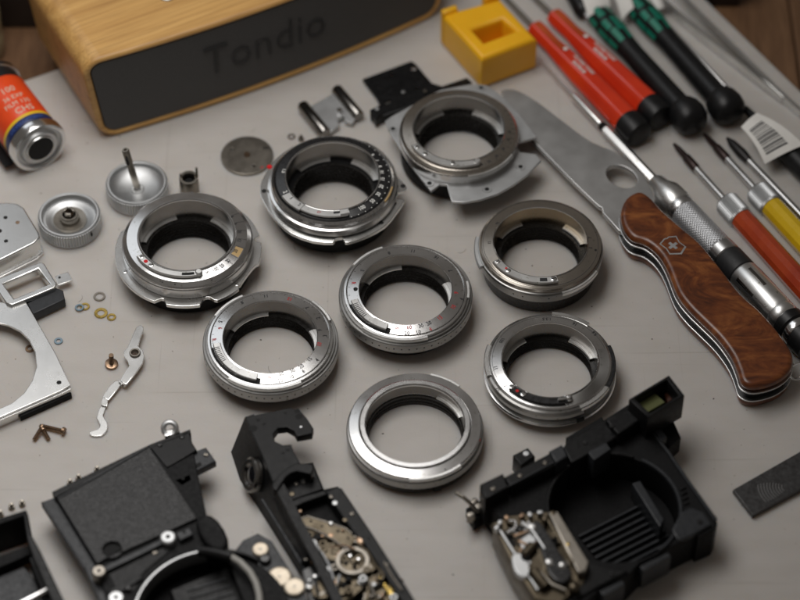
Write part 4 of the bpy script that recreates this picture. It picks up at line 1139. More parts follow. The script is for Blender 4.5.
# ---- cranked lever
c = at(120, 380)
t = thing('cranked_lever', 'thin chrome cranked lever with a hooked end, left of centre', 'lever', (c.x, c.y, 0))
q = lambda pts: [(u / 4, 300 + v / 4) for u, v in pts]
h = at(*q([(540, 214)])[0], 3.6)
wpart('upper_arm', prism(grow(PX(q([(547, 110), (558, 102), (570, 106), (572, 118), (560, 150), (550, 185), (570, 205), (574, 225), (568, 252), (545, 285), (503, 336), (484, 322), (520, 262), (512, 243), (499, 226), (497, 210), (512, 190), (525, 160)]), 3.6), .28), 2.6, 3.6, [circ(h.x, h.y, 2.0, 20)], .18), 'chrome', t)
wpart('step', prism(PX(q([(484, 322), (503, 336), (496, 340), (474, 328)]), 2.9), 1.2, 3.2), 'chrome', t)
wpart('middle_arm', prism(grow(PX(q([(474, 326), (484, 335), (432, 398), (414, 388), (440, 345), (462, 325)]), 2.2), .28), 1.2, 2.2, (), .18), 'chrome', t)
wpart('crank', prism(PX(q([(412, 388), (432, 399), (427, 425), (405, 420)]), 1.8), .4, 1.9, (), .1), 'chrome', t)
wpart('hook', prism(smooth(PX(q([(403, 424), (424, 428), (412, 462), (428, 488), (429, 518), (405, 542), (366, 542), (358, 528), (390, 517), (401, 500), (387, 470)]), 1.0), 2), 0, 1.0, (), .18), 'chrome', t)
wpart('pivot_collar', xf(lathe([(1.4, 2.5), (1.4, 4.2), (1.6, 4.4), (2.1, 4.4), (2.3, 4.2), (2.3, 3.5)], 28), T(h.x, h.y, 0)), 'nickel', t)


# ================================================================== loose washers and screws
def washer(px, py, ro, ri, m, label, z=0.0, th=.5):
    c = at(px, py, z)
    solo('washer', lathe([(ri, 0), (ro - .1, 0), (ro, .1), (ro, th - .1), (ro - .1, th), (ri + .05, th)], 28), m, label, 'washer', (c.x, c.y, z + .02), 'loose washers')


washer(79.5, 308, 1.9, 1.1, 'bluesteel', 'small dark steel washer leaning on a brass one, left of the leftmost ring', .5)
washer(85, 307, 2.0, 1.1, 'brass', 'small brass washer half under the dark steel washer')
washer(99.5, 297, 2.5, 1.6, 'nickel', 'dull bronze washer, topmost of the loose washers')
washer(101, 313.5, 2.8, 1.5, 'brass', 'bright yellow brass washer, largest of the loose washers')
washer(111.5, 317.5, 1.9, 1.0, 'brass', 'small pale brass washer right of the largest washer')
washer(58.5, 341.5, 1.8, .9, 'bluesteel', 'blue grey washer right of the chrome front plate')
washer(30, 349, 1.9, .9, 'copper', 'bronze washer inside the cut-out of the chrome front plate')
washer(291.5, 137, 1.7, 1.0, 'nickel', 'tiny grey washer behind the black-faced ring')


def screw_thing(p0, z0, p1, z1, label, rh=1.6, rs=.75, m='copper', group='loose bronze screws'):
    t, s, L = axis_thing('screw', label, 'screw', p0, z0, p1, z1, group)
    part('head', turn([(-.1, rh * .7), (.15, rh), (1.1, rh), (1.25, rh * .85)], 20), m, t)
    pf = []
    x = 1.2; k = 0
    while x < L: pf.append((x, rs + (.16 if k % 2 else 0))); x += .3; k += 1
    part('shank', turn(pf or [(1.2, rs), (2, rs)], 16), m, t)
    part('slot', box(.1, rh * 1.7, .35, 0, (-.12, 0, 0)), 'hole', t, 0)


screw_thing((65, 431.5), 1.6, (42, 426), 1.2, 'long bronze screw lying level, head to the right, above the dark camera body')
screw_thing((43, 425.5), 2.8, (34, 440), .8, 'bronze screw pointing down left in the pile of three', 1.3)
screw_thing((42, 428), 2.2, (49, 440), .8, 'short bronze screw pointing down right in the pile of three', 1.3)
screw_thing((111.5, 365), .15, (111.2, 355), 6.5, 'bronze shoulder screw standing on its head beside the cranked lever', 2.7, .85)
for px, py, lb in ((11.5, 508, 'tiny dark screw standing on the board, right of the left edge'), (22, 505, 'tiny dark screw, right one of the pair above the black box'), (0.5, 515, 'tiny screw cut off by the left edge'),
                   (70, 484, 'tiny screw at the back edge of the dark camera body, left one of the pair'), (78.5, 479, 'tiny screw at the back edge of the dark camera body, right one of the pair'), (97, 471, 'single tiny screw behind the middle of the dark camera body'),
                   (301, 140, 'tiny dark screw behind the black-faced ring')):
    screw_thing((px, py), .15, (px, py - 4.5), 3.2, lb, 1.25, .6, 'nickel', 'tiny dark screws')

# ================================================================== metal bar at the right edge
c = at(770, 490)
t = thing('steel_bar', 'flat dark steel bar with etched marks at the lower right edge', 'metal bar', (c.x, c.y, 0))
bz = 2.6
wpart('bar', prism(PX([(733, 489.5), (752.5, 515), (838, 469), (815, 443)], bz), 0, bz, (), .3), mat('etched_dark_steel', (.075, .073, .075), .40, .75, (.10, .10, .10), 800, .1), t)
gs = []
c0 = at(787, 487, bz).xy
for k in range(9):
    r = 2.0 + 1.15 * k
    gs.append(xf(lathe([(r, bz + .005), (r + .25, bz + .005), (r + .25, bz + .02), (r, bz + .02)], 14, 150 + k * 3, 235 - k * 2), T(c0.x, c0.y)))
wpart('etching', join(*gs), mat('etched_lines', (.30, .30, .30), .4, .6), t, 0)

# ================================================================== black viewfinder body, lower right
c = at(610, 540)
vb = t = thing('viewfinder_body', 'black camera body with round opening, viewfinder box and shutter mechanism, lower right', 'camera body', (c.x, c.y, 0))
ZB = 17.0
oc = at(614, 508, ZB).xy; OR = 25.0
body = PX([(486, 500), (556, 458), (600, 433), (640, 418), (652, 428), (685, 474), (716, 518), (717.5, 523), (714, 530), (698, 537), (696, 534), (680, 542), (655, 556), (640, 563), (629, 575), (600, 590), (575, 612), (560, 620), (530, 560)], ZB)
wpart('shell', prism(body, 0, ZB, [circ(oc.x, oc.y, OR, 72)], .5, 2), 'blackmatt', t)
fl = wpart('cavity_floor', prism(circ(oc.x, oc.y, OR - .3, 60), .6, 2.6), 'blackmatt', t)
rd = at(640, 512, 3).xy - at(575, 545, 3).xy; ra = math.degrees(math.atan2(rd.y, rd.x))
for k in range(8):
    wpart('rib', xf(box(30, 1.1, 1.6, .3, (2, -17 + k * 2.9, 3.4)), T(oc.x, oc.y) @ RZ(ra)), 'greymetal', fl)
wpart('cavity_wall', prism([p for p in PX([(632, 484), (640, 481), (664, 520), (660, 528)], 12)], 2.6, 12.5, (), .4), 'greymetal', t)
wpart('throat_rim', xf(lathe([(OR - .2, -1), (OR - .2, .9), (OR + .2, 1.2), (OR + .8, 1.2), (OR + 1.1, .9), (OR + 1.1, -.3)], 60, -52, 62), T(oc.x, oc.y, ZB)), 'greymetal', t)
wpart('throat_rim', xf(lathe([(OR - .2, -1), (OR - .2, .9), (OR + .2, 1.2), (OR + .8, 1.2), (OR + 1.1, .9), (OR + 1.1, -.3)], 60, 70, 215), T(oc.x, oc.y, ZB)), 'blackmetal', t)
wpart('corner_deck', prism(PX([(690, 507), (704, 512), (712, 524), (690, 536), (678, 540), (672, 530), (681, 512)], ZB + 1.5), ZB - 1, ZB + 1.5, (), .5), 'greymetal', t)
wpart('corner_deck', prism(PX([(565, 548), (575, 556), (600, 566), (628, 571), (596, 588), (575, 600), (560, 575)], ZB + 1.2), ZB - 1, ZB + 1.2, (), .5), 'blackmetal', t)
for q, z0, z1, m in (([(480, 484), (503, 473), (509, 487), (485, 499)], 6, 24, 'blackmetal'), ([(504, 477), (555, 450), (562, 462), (511, 487)], 6, 23, 'blackmetal'),
                     ([(549, 451), (562, 444), (568, 456), (556, 463)], 6, 25, 'greymetal'), ([(563, 447), (568, 440), (600, 422), (628, 404), (646, 418), (600, 448), (571, 463)], 6, 21, 'blackmetal'),
                     ([(566, 437), (602, 416), (606, 424), (570, 446)], 8, 18, 'blackmatt')):
    wpart('top_bar', prism(PX(q, z1), z0, z1, (), .7, 2), m, t)
tb_ = wpart('screw_tab', prism(PX([(513, 455), (528, 447.5), (535, 456), (521, 465)], 15), 5, 15, (), .4), 'blackmetal', t)
d = at(526, 454, 15)
wpart('screw', xf(lathe([(0, .5), (1.1, .45), (1.4, 0)], 18, loop=False), T(d.x, d.y, 15)), 'alu', t)
wpart('lead_wire', tube([at(478, 512, 9), at(470, 503, 12), at(463, 497, 13), at(456, 493, 13)], .8), 'nickel', t)
for px, py in ((474, 502), (478, 507), (471, 515)):
    d = at(px, py, 9); wpart('solder_post', xf(box(3.4, 2.8, 5, .9), T(d.x, d.y, 7.5) @ RZ(px * 13)), random.choice(('nickel', 'blackmatt')), t)
wpart('solder_base', prism(PX([(466, 508), (480, 500), (488, 512), (474, 522)], 7), .5, 7, (), .6), 'blackmatt', t)
vo = PX([(629, 399), (669, 375), (684.5, 395), (648, 417)], 31)
vc = sum(vo, Vector((0, 0))) / 4
vf = wpart('viewfinder_box', prism(vo, 16.5, 31, [[vc + (p - vc) * .80 for p in vo]], .35), 'blackmetal', t)
wpart('viewfinder_floor', prism([vc + (p - vc) * .9 for p in vo], 16.8, 18), 'blackmatt', vf)
wpart('prism', prism(PX([(635.5, 404), (655, 393), (665, 402), (646, 413)], 26), 18.2, 26, (), .3), 'glass', vf)
wpart('mirror', prism(PX([(664, 393), (671, 391), (676, 397), (668, 402)], 24), 18.2, 24, (), .3), mat('red_brown_coating', (.06, .02, .01), .25), vf)
wpart('finder_bracket', prism(PX([(646, 418), (668, 408), (681, 437), (669, 448)], 14), 4, 14, (), .5), 'blackmatt', t)
wpart('finder_post', prism(PX([(606, 420), (628, 408), (640, 420), (618, 434)], 24), 8, 24, (), .7), 'blackmetal', t)
wpart('cover_edge', tube([at(648, 426, ZB + .6), at(668, 452, ZB + .6), at(690, 484, ZB + .6), at(716, 520, ZB + .6)], .7), 'greymetal', t)
# chrome shutter mechanism block
mb = wpart('mechanism_base', prism(PX([(493, 523), (510, 515), (548, 511), (588, 566), (584, 584), (560, 604), (535, 598), (511, 560)], 18.5), 3, 18.5, (), .6), 'bronze', t)
wpart('mechanism_plate', prism(PX([(548, 512), (558, 511), (589, 562), (586, 571), (578, 572)], 22.5), 12, 22.5, (), .5), 'nickel', t)
wpart('slot', prism(PX([(527, 552), (539, 541), (542, 545), (530, 557)], 18.6), 18.3, 18.56), 'hole', mb, 0)
wpart('slot', prism(PX([(503, 531), (508, 529), (517, 545), (512, 548)], 18.6), 18.3, 18.56), 'hole', mb, 0)
wpart('cover_plate', prism(PX([(513, 528), (529, 520), (541, 538), (523, 550)], 20), 18.4, 20, (), .4), 'alu', mb)
wpart('dark_arm', prism(smooth(PX([(533, 524), (541, 522), (560, 552), (572, 573), (563, 583), (549, 573), (541, 548)], 21.5), 2), 18.4, 21.5, (), .6), 'blackpaint', mb)
for (px, py, r, m) in ((532, 529, 1.9, 'satin'), (549, 564, 1.8, 'satin'), (562, 567, 1.6, 'satin'), (545, 521, 1.5, 'bronze'), (568, 547, 1.1, 'brass'), (574, 588, 2.2, 'bronze'), (553, 516, 1.7, 'bronze')):
    d = at(px, py, 20.5); wpart('pivot', xf(lathe([(0, 2.2), (r * .6, 2.0), (r, 1.2), (r, -4)], 20, loop=False), T(d.x, d.y, 20.5)), m, mb)
wpart('hook_spring', tube([at(x, y, 20.5) for x, y in ((507, 533), (513, 531), (516, 527), (515, 522), (509, 521))], .85), 'polished', mb)
wpart('side_rail', tube([at(x, y, 13) for x, y in ((494, 525), (503, 540), (511, 557), (521, 574), (535, 594))], 1.5), 'bronze', mb)
wpart('coil', tube([at(524, 556, 19.6), at(533, 546, 19.6)], 2.2, 14), 'bronze', mb)
wpart('coil', tube([at(533, 572, 19.6), at(546, 588, 19.6)], 2.4, 14), 'bronze', mb)
wpart('lug_plate', prism(smooth(PX([(512, 556), (521, 553), (530, 566), (527, 577), (516, 572)], 20), 3), 17, 20, (), .5), 'alu', mb)
for (px, py) in ((500, 524), (507, 519), (522, 517), (497, 529), (530, 516), (540, 514)):
    d = at(px, py, 19.5); wpart('pin', xf(box(2.2, 1.6, 3, .4), T(d.x, d.y, 19.5) @ RZ(px * 7)), random.choice(('bronze', 'alu', 'copper')), mb)

# ================================================================== long black mechanism strip, lower middle
c = at(310, 520)
ms = t = thing('mechanism_strip', 'long black camera frame strip with exposed gears and levers, lower middle', 'camera mechanism', (c.x, c.y, 0))
ZS = 18.0
wpart('end_plate', prism(PX([(245, 417), (290, 407.5), (300, 410), (307, 418), (313.5, 428), (312, 433.5), (297, 436), (294, 431), (287, 427), (278, 428), (273.5, 434), (275, 441), (283, 445), (291, 444), (294, 452), (300.5, 463), (290, 468), (273, 483), (262, 455)], ZS), ZS - 4, ZS, (), .4), 'blackmetal', t)
te = [(245, 417), (262, 455), (275, 487), (292, 520), (313, 560), (335, 605)]; be = [(231, 452), (240, 480), (255, 503), (275, 535), (301, 577), (322, 612)]
V, F = [], []
for a, b in zip(te, be): V += [at(*a, ZS - .2), at(*b, 0), at(a[0] + 9, a[1] - 3, ZS - .2), at(b[0] + 16, b[1] - 6, 0)]
for i in range(len(te) - 1):
    a, b = i * 4, i * 4 + 4
    F += [(a, b, b + 1, a + 1), (a + 2, a + 3, b + 3, b + 2), (a, a + 2, b + 2, b), (a + 1, b + 1, b + 3, a + 3)]
F += [(0, 1, 3, 2), tuple(len(V) - 4 + k for k in (0, 2, 3, 1))]
sw = wpart('side_wall', (V, F), 'blackmetal', t)
wpart('wall_groove', tube([at(*p, z) for p, z in zip(((262, 500), (285, 537), (308, 575), (322, 600)), (10, 10, 10, 10))], .8), 'greymetal', sw)
wpart('base_deck', prism(PX([(262, 470), (313, 462), (324, 489), (338, 486), (373, 537), (405, 587), (420, 612), (330, 615), (300, 560)], 9), 0, 9, (), .4), 'blackmatt', t)
wpart('step_deck', prism(PX([(276, 487), (296, 474), (313, 468), (323, 489), (300, 497), (283, 503)], 13), 8, 13, (), .4), 'blackmetal', t)
wpart('curved_lip', prism(smooth(PX([(272, 484), (284, 470), (297, 463), (311, 464), (313.5, 467), (311, 474), (297, 471), (286, 477), (277, 490)], 19), 2), 12, 19, (), .5), 'blackmetal', t)
wpart('front_lip', prism(PX([(281, 505), (300, 497), (324, 490), (328, 494), (303, 503), (286, 511)], 14), 8, 14, (), .5), 'blackmetal', t)
wpart('right_wall', prism(PX([(326, 492), (336, 486), (342, 488), (375, 537), (407, 587), (420, 608), (410, 612), (366, 546), (352, 530)], 16), 0, 16, (), .6), 'blackmetal', t)
wn = (at(*be[1], 0) - at(*te[1], ZS)).cross(at(*te[2], ZS) - at(*te[1], ZS)).normalized()
if wn.x > 0: wn = -wn
lc = at(252.5, 475, 9.5)
rot = wn.to_track_quat('Z', 'Y').to_matrix().to_4x4()
le = wpart('round_window', xf(lathe([(0, .6), (3.6, .6), (4.6, 1.5), (6.2, 1.6), (7.0, .9), (7.2, -.6)], 48, loop=False), T(*lc) @ rot), 'innerwall', t)
wpart('lens', xf(lathe([(0, 1.3), (2, 1.15), (3.5, .7), (3.5, .4)], 32, loop=False), T(*lc) @ rot), mat('dark_lens', (.01, .01, .012), .05, 0, coat=1), le)
for px, py, z, m, r in ((253, 428.5, ZS, 'hole', 1.7), (297, 411, ZS, 'hole', 1.2), (299, 416.5, ZS, 'hole', 1.5), (285.5, 413, ZS, 'hole', .7), (258, 420, ZS, 'hole', .8), (264, 424, ZS, 'hole', .7), (283, 453, ZS, 'hole', .7), (288, 450, ZS, 'hole', .7), (301, 427, ZS, 'alu', .6),
                        (303, 481, 13, 'polished', 1.0), (301, 479, 13, 'polished', .7), (292, 494, 13, 'bronze', 1.1), (335, 503, 16, 'alu', 1.2), (345, 520, 16, 'bronze', 1.0)):
    d = at(px, py, z); wpart('hole' if m == 'hole' else 'rivet', xf(lathe([(0, .3 if m != 'hole' else .05), (r * .8, .25 if m != 'hole' else .05), (r, 0)], 16, loop=False), T(d.x, d.y, z - .01)), m, t, 0 if m == 'hole' else 35)
gp = wpart('lever_plate', prism(PX([(297, 519), (308, 516), (325, 521), (346, 528), (357, 538), (350, 547), (336, 543), (320, 535), (305, 530)], 15), 13.5, 15, (), .3), 'bronze', t)
wpart('lower_lever', prism(smooth(PX([(299, 528), (310, 534), (326, 545), (335, 556), (324, 560), (312, 550), (303, 540)], 12.5), 2), 10.5, 12.5, (), .3), 'bronze', t)
wpart('cutout', prism(smooth(PX([(312, 536), (320, 533), (328, 534), (322, 538), (314, 539)], 15.1), 2), 14.9, 15.06), 'hole', gp, 0)
gc = at(352.5, 561, 15)
gr = wpart('ring_gear', xf(lathe([(4.6, 13), (4.6, 15.2), (4.9, 15.5), (6.2, 15.5), (6.6, 15.1), (6.6, 13)], 96, rfun=lambda r, z, i: r - (.2 if i % 2 and r > 6.3 else 0)), T(gc.x, gc.y)), 'nickel', t)
wpart('hub', xf(lathe([(0, 15.6), (1.0, 15.6), (1.3, 15.0), (3.6, 14.2), (4.4, 14.0), (4.4, 11)], 40, loop=False), T(gc.x, gc.y)), 'bronze', gr)
for a in (20, 110, 200, 290):
    wpart('hub_pin', xf(lathe([(0, 1.2), (.6, 1.1), (.8, 0)], 12, loop=False), T(gc.x + 2.5 * math.cos(math.radians(a)), gc.y + 2.5 * math.sin(math.radians(a)), 14.4)), 'polished' if a < 150 else 'blackmatt', gr)
for (pts, z0, z1, m) in (([(330, 578), (345, 574), (362, 578), (364, 588), (352, 598), (340, 602), (332, 592)], 9, 13, 'bronze'), ([(360, 540), (368, 541), (382, 556), (378, 570), (371, 564), (374, 556), (364, 548)], 9, 14, 'bronze'),
                         ([(322, 562), (330, 558), (344, 582), (336, 586)], 9, 12.5, 'greymetal'), ([(378, 577), (384, 575), (397, 594), (390, 598)], 9, 13, 'brass'), ([(362, 592), (385, 586), (396, 600), (370, 610)], 9, 11.5, 'bronze'),
                         ([(302, 570), (318, 562), (332, 585), (330, 605), (312, 605)], 6, 12, 'blackpaint'), ([(352, 535), (364, 532), (370, 541), (360, 546)], 9, 15, 'blackmetal')):
    wpart('linkage', prism(PX(pts, z1), z0, z1, (), .4), m, t)
for (px, py, z, r, m) in ((294, 520, 14, 1.6, 'satin'), (300.5, 512, 13, .9, 'copper'), (331, 524, 15, 1.0, 'satin'), (343, 531, 15, .7, 'copper'), (354, 534, 15, .9, 'blackmatt'), (362, 540, 15, 2.4, 'copper'), (318, 547, 13, 1.1, 'satin'), (325, 556, 13, 1.0, 'bronze'),
                          (319, 566, 12, 1.1, 'satin'), (315, 577, 13, 1.0, 'satin'), (322, 577, 13, 1.0, 'satin'), (310, 588, 13, 1.0, 'satin'), (332, 582, 13, 1.0, 'nickel'), (345, 585, 13, 1.5, 'blackmatt'), (350, 590, 13, 1.0, 'bronze'), (371, 596, 12, 1.3, 'nickel'), (380, 597, 12, 1.3, 'nickel'), (365, 600, 12, 1.2, 'nickel'), (380, 553, 14, .9, 'copper'), (400, 582, 14, 1.4, 'copper'), (347, 548, 15, .8, 'alu')):
    d = at(px, py, z); wpart('pivot', xf(lathe([(0, 1.0), (r * .6, .9), (r, .4), (r, -4)], 16, loop=False), T(d.x, d.y, z)), m, t)
wpart('spring', tube([at(304 + 2.6 * k + (1.6 if k % 2 else -1.6), 533 + 2.2 * k, 13 + (.5 if k % 2 else -.5)) for k in range(13)], .45, 6), 'bronze', t)
wpart('spring', tube([at(378 + 1.2 * k + (1.4 if k % 2 else -1.4), 576 + 1.7 * k, 14) for k in range(12)], .45, 6), 'brass', t)

def clutter(parent, region, n, z, seed):
    """small pins, collars, leaf springs and screw heads that crowd a bared mechanism"""
    rnd = random.Random(seed)
    for _ in range(n):
        u, v = rnd.random(), rnd.random()
        (ax, ay), (bx_, by), (cx_, cy_), (dx_, dy_) = region
        px = (ax * (1 - u) + bx_ * u) * (1 - v) + (dx_ * (1 - u) + cx_ * u) * v
        py = (ay * (1 - u) + by * u) * (1 - v) + (dy_ * (1 - u) + cy_ * u) * v
        zz = z + rnd.uniform(-1.5, 1.5); d = at(px, py, zz); m_ = T(d.x, d.y, zz) @ RZ(rnd.uniform(0, 360))
        kind = rnd.randrange(4); mm_ = rnd.choice(('bronze', 'bronze', 'nickel', 'blackmatt', 'alu', 'copper'))
        if kind == 0: wpart('pin', xf(lathe([(0, 1.2), (.5, 1.1), (.7, .6), (.7, -4)], 12, loop=False), m_), mm_, parent)
        elif kind == 1: wpart('leaf', xf(box(rnd.uniform(3, 7), rnd.uniform(.7, 1.6), .6, .15), m_), mm_, parent)
        elif kind == 2: wpart('collar', xf(lathe([(.7, -1), (.7, .5), (.9, .7), (1.4, .7), (1.6, .4), (1.6, -3)], 16), m_), mm_, parent)
        else: wpart('screw_head', xf(join(lathe([(0, .6), (.9, .5), (1.2, .1), (1.2, -3)], 14, loop=False)), m_), mm_, parent)


clutter(t, ((294, 519), (366, 536), (408, 598), (310, 600)), 85, 13.6, 3)
for gx, gy, gr_, gz in ((334, 552, 4.2, 14.5), (378, 585, 4.6, 13), (322, 590, 4.0, 14), (368, 566, 3.2, 14.5)):
    d = at(gx, gy, gz)
    wpart('gear', xf(lathe([(0, .5), (1.0, .5), (1.2, 0), (gr_ - .9, 0), (gr_ - .8, .4), (gr_, .4), (gr_, -.6), (0, -.6)], 64, loop=False, rfun=lambda r, z, i, g=gr_: r - (.5 if i % 4 > 1 and r > g - .1 else 0)), T(d.x, d.y, gz)), 'bronze', t, 20)
clutter(vb, ((497, 522), (548, 514), (584, 575), (535, 592)), 44, 19.0, 5)

# ================================================================== dark shutter box body, lower left
c = at(140, 530)
sb = t = thing('shutter_body', 'black camera body with rough dark panel, chrome lug and lens throat, lower left', 'camera body', (c.x, c.y, 0))
ZP = 15.0
tc_ = at(213, 617, ZP + 1).xy; TR = 29.5
wpart('shell', prism(PX([(53, 494), (150, 447), (190, 430), (192, 442), (198, 475), (207, 517), (222, 540), (260, 640), (118, 640), (97, 566), (62, 508)], ZP), 0, ZP, [circ(tc_.x, tc_.y, TR - .5, 60)], .4), 'blackmatt', t)
wpart('panel', prism(PX([(57, 498), (149, 446), (197, 518), (97, 563)], ZP + 1.4), ZP - .5, ZP + 1.4, [circ(*at(112, 549, ZP + 1.4).xy, 3.6, 24)], .35), 'leather', t)
pf_ = at(112, 549, ZP + 1).xy
wpart('panel_hole', prism(circ(pf_.x, pf_.y, 3.9, 24), ZP - .6, ZP + .06), 'hole', t, 0)
wpart('side_flange', prism(PX([(41, 502), (55, 497), (98, 563), (122, 615), (108, 620), (84, 568)], ZP - 2), ZP - 6, ZP - 2, (), .5), 'greymetal', t)
wpart('back_edge', prism(PX([(52, 491.5), (150, 444), (190, 429), (191, 433), (150, 449), (55, 497)], ZP + .8), ZP - 3, ZP + .8, (), .4), 'blackmetal', t)
wpart('rear_deck', prism(PX([(150, 447), (189, 431), (192, 442), (197, 450), (167, 467)], ZP + .8), ZP - 2, ZP + .8, (), .4), 'blackmetal', t)
wpart('ledge', prism(PX([(165, 468), (198, 450), (206, 447), (216, 461), (190, 474), (172, 480)], ZP - 1), ZP - 5, ZP - 1, (), .5), 'greymetal', t)
wpart('ledge_gap', prism(PX([(173, 476), (200, 462), (202, 465), (176, 480)], ZP - .9), ZP - 1.5, ZP - .88), 'hole', t, 0)
wpart('bracket', prism(PX([(174, 480), (190, 474), (192, 480), (182, 486)], ZP), ZP - 4, ZP, (), .3), 'blackmetal', t)
d = at(183, 478.5, ZP); wpart('bracket_hole', xf(lathe([(0, .05), (.7, .05), (.7, -.2)], 12, loop=False), T(d.x, d.y, ZP)), 'hole', t, 0)
for px, py, r, m in ((168, 537.5, 3.0, 'alu'), (99, 571.5, 2.7, 'nickel'), (116, 598, 3.0, 'alu')):
    d = at(px, py, ZP + 3)
    so = wpart('standoff', xf(lathe([(0, 0), (r * .3, 0), (r * .3, .6), (r * .8, .6), (r, .2), (r, -5)], 28, loop=False), T(d.x, d.y, ZP + 3)), m, t)
    wpart('bore', xf(lathe([(0, .1), (r * .28, .1), (r * .28, 0)], 14, loop=False), T(d.x, d.y, ZP + 3)), 'hole', so, 0)
wpart('cross_rail', prism(PX([(104, 566), (163, 538), (166, 542), (106, 571)], ZP + 2.2), ZP - 1, ZP + 2.2, (), .4), 'greymetal', t)
wpart('cross_rail', prism(PX([(108, 590), (140, 573), (143, 578), (112, 597)], ZP + 1.5), ZP - 1, ZP + 1.5, (), .4), 'blackmetal', t)
wpart('sloped_deck', prism(PX([(108, 574), (165, 545), (172, 549), (144, 572), (135, 590), (118, 592)], ZP + .5), ZP - 1, ZP + .5, (), .3), 'blackmetal', t)
wpart('rail_bracket', prism(PX([(176, 533), (189, 527), (193, 534), (180, 540)], ZP + 2.6), ZP - 1, ZP + 2.6, (), .4), 'greymetal', t)
d = at(184, 532, ZP + 2.6); wpart('bracket_hole', xf(lathe([(0, .05), (.7, .05), (.7, -.2)], 12, loop=False), T(d.x, d.y, ZP + 2.6)), 'hole', t, 0)
wpart('throat_ring', xf(lathe([(TR - .6, -6), (TR - .6, .8), (TR - .4, 1.2), (TR + .2, 1.2), (TR + .4, .8), (TR + .4, -1)], 80, 98, 215), T(tc_.x, tc_.y, ZP + 1)), 'alu', t)
wpart('throat_ring', xf(lathe([(TR - .6, -6), (TR - .6, .8), (TR - .2, 1.3), (TR + .5, 1.3), (TR + .8, .8), (TR + .8, -1)], 30, 58, 97.5), T(tc_.x, tc_.y, ZP + 1)), 'blackmetal', t)
wpart('throat_floor', prism(circ(tc_.x, tc_.y, TR - 1, 50), .8, 4), 'blackmatt', t)
wpart('throat_mask', prism(PX([(170, 590), (230, 565), (260, 610), (190, 640)], 9), 4, 9, (), .5), 'blackmetal', t)
wpart('knob', prism(smooth(PX([(196, 522), (206, 514), (218, 520), (228, 538), (222, 549), (206, 543)], ZP + 4), 2), ZP - 10, ZP + 4, (), 1.0), 'blackmatt', t)
d = at(170, 433, ZP); wpart('strap_lug', xf(lathe([(2.5 + 1.1 * math.cos(a), 1.1 * math.sin(a)) for a in [k * math.pi / 4 for k in range(8)]], 28), T(d.x, d.y + .6, ZP + 2.0) @ RX(38)), 'alu', t)
wpart('lug_foot', xf(box(6.5, 3.0, 2.4, .6), T(d.x + .6, d.y - .4, ZP + .4) @ RZ(22)), 'chrome', t)
# contact board with pale round pads
cb = wpart('contact_board', prism(PX([(236, 549), (243, 540), (258, 533), (272, 541), (310, 602), (300, 630), (262, 640), (246, 585)], 11), 8, 11, (), .4), 'greymetal', t)
for px, py, r in ((260.5, 549, 3.1), (279.5, 576.5, 4.5), (294.5, 586.5, 3.9)):
    d = at(px, py, 12.4); pad = wpart('contact_pad', xf(lathe([(0, .2), (r * .85, .25), (r, 0), (r, -3.5)], 36, loop=False), T(d.x, d.y, 12.4)), 'cream', t)
    wpart('pad_centre', xf(lathe([(0, .05), (.5, .05), (.6, 0)], 12, loop=False), T(d.x, d.y, 12.62)), 'nickel', pad, 0)
d = at(265, 560, 11.5); wpart('dark_stud', xf(lathe([(0, 1.6), (1.6, 1.5), (2.3, .8), (2.3, -1)], 24, loop=False), T(d.x, d.y, 11.5)), 'blackpaint', t)
wpart('cable', tube([at(x, y, z) for x, y, z in ((205, 553, 18), (218, 554, 19), (230, 556, 19.5), (240, 562, 20), (250, 572, 20), (256, 583, 19.5), (259, 594, 19), (260, 606, 18))][2:], 1.25, 14), 'cablegrey', t)
wpart('cable_sleeve', tube([at(x, y, z) for x, y, z in ((200, 551, 17), (210, 552, 18), (220, 554, 19), (232, 557, 19.6))], 2.1, 14), 'blackplastic', t)

# ================================================================== black open box, lower left edge
c = at(15, 570)
t = thing('open_black_box', 'black open camera back section with a silver rod, cut off by the lower left corner', 'camera back', (c.x, c.y, 0))
wpart('floor', prism(PX([(-30, 588), (24, 566), (34, 578), (60, 640), (-30, 680)], 5), 1, 5, (), .4), 'greymetal', t)
wpart('back_wall', prism(PX([(-30, 527), (26, 509.5), (28, 514), (-30, 534)], 18), 0, 18, (), .5), 'blackmatt', t)
wpart('side_wall', prism(PX([(23, 511), (26, 510), (31, 534), (40, 550), (76, 625), (64, 628), (34, 560), (27, 540)], 18), 0, 18, (), .5), 'blackmetal', t)
wpart('inner_step', prism(PX([(-30, 566), (29, 545), (33, 553), (-30, 580)], 9), 3, 9, (), .5), 'blackmatt', t)
wpart('inner_rail', prism(PX([(29, 558), (33, 555), (56, 603), (50, 606)], 14), 3, 14, (), .4), 'blackmetal', t)
wpart('rod', tube([at(14, 608, 16), at(30, 599.5, 16), at(51, 588.5, 16), at(53, 587.5, 16)], [1.7, 1.7, 1.7, 1.2], 16), 'polished', t)

# ---- screws, ribs and seams that give the black castings their scale
def small_screw(parent, px, py, z, r=1.2, m='nickel', rot=0):
    d = at(px, py, z)
    h_ = wpart('screw', xf(lathe([(0, .5), (r * .7, .45), (r, .15), (r, -.3)], 18, loop=False), T(d.x, d.y, z)), m, parent)
    wpart('slot', xf(box(r * 1.7, r * .3, .05, 0, (0, 0, .5)), T(d.x, d.y, z) @ RZ(rot)), 'hole', h_, 0)


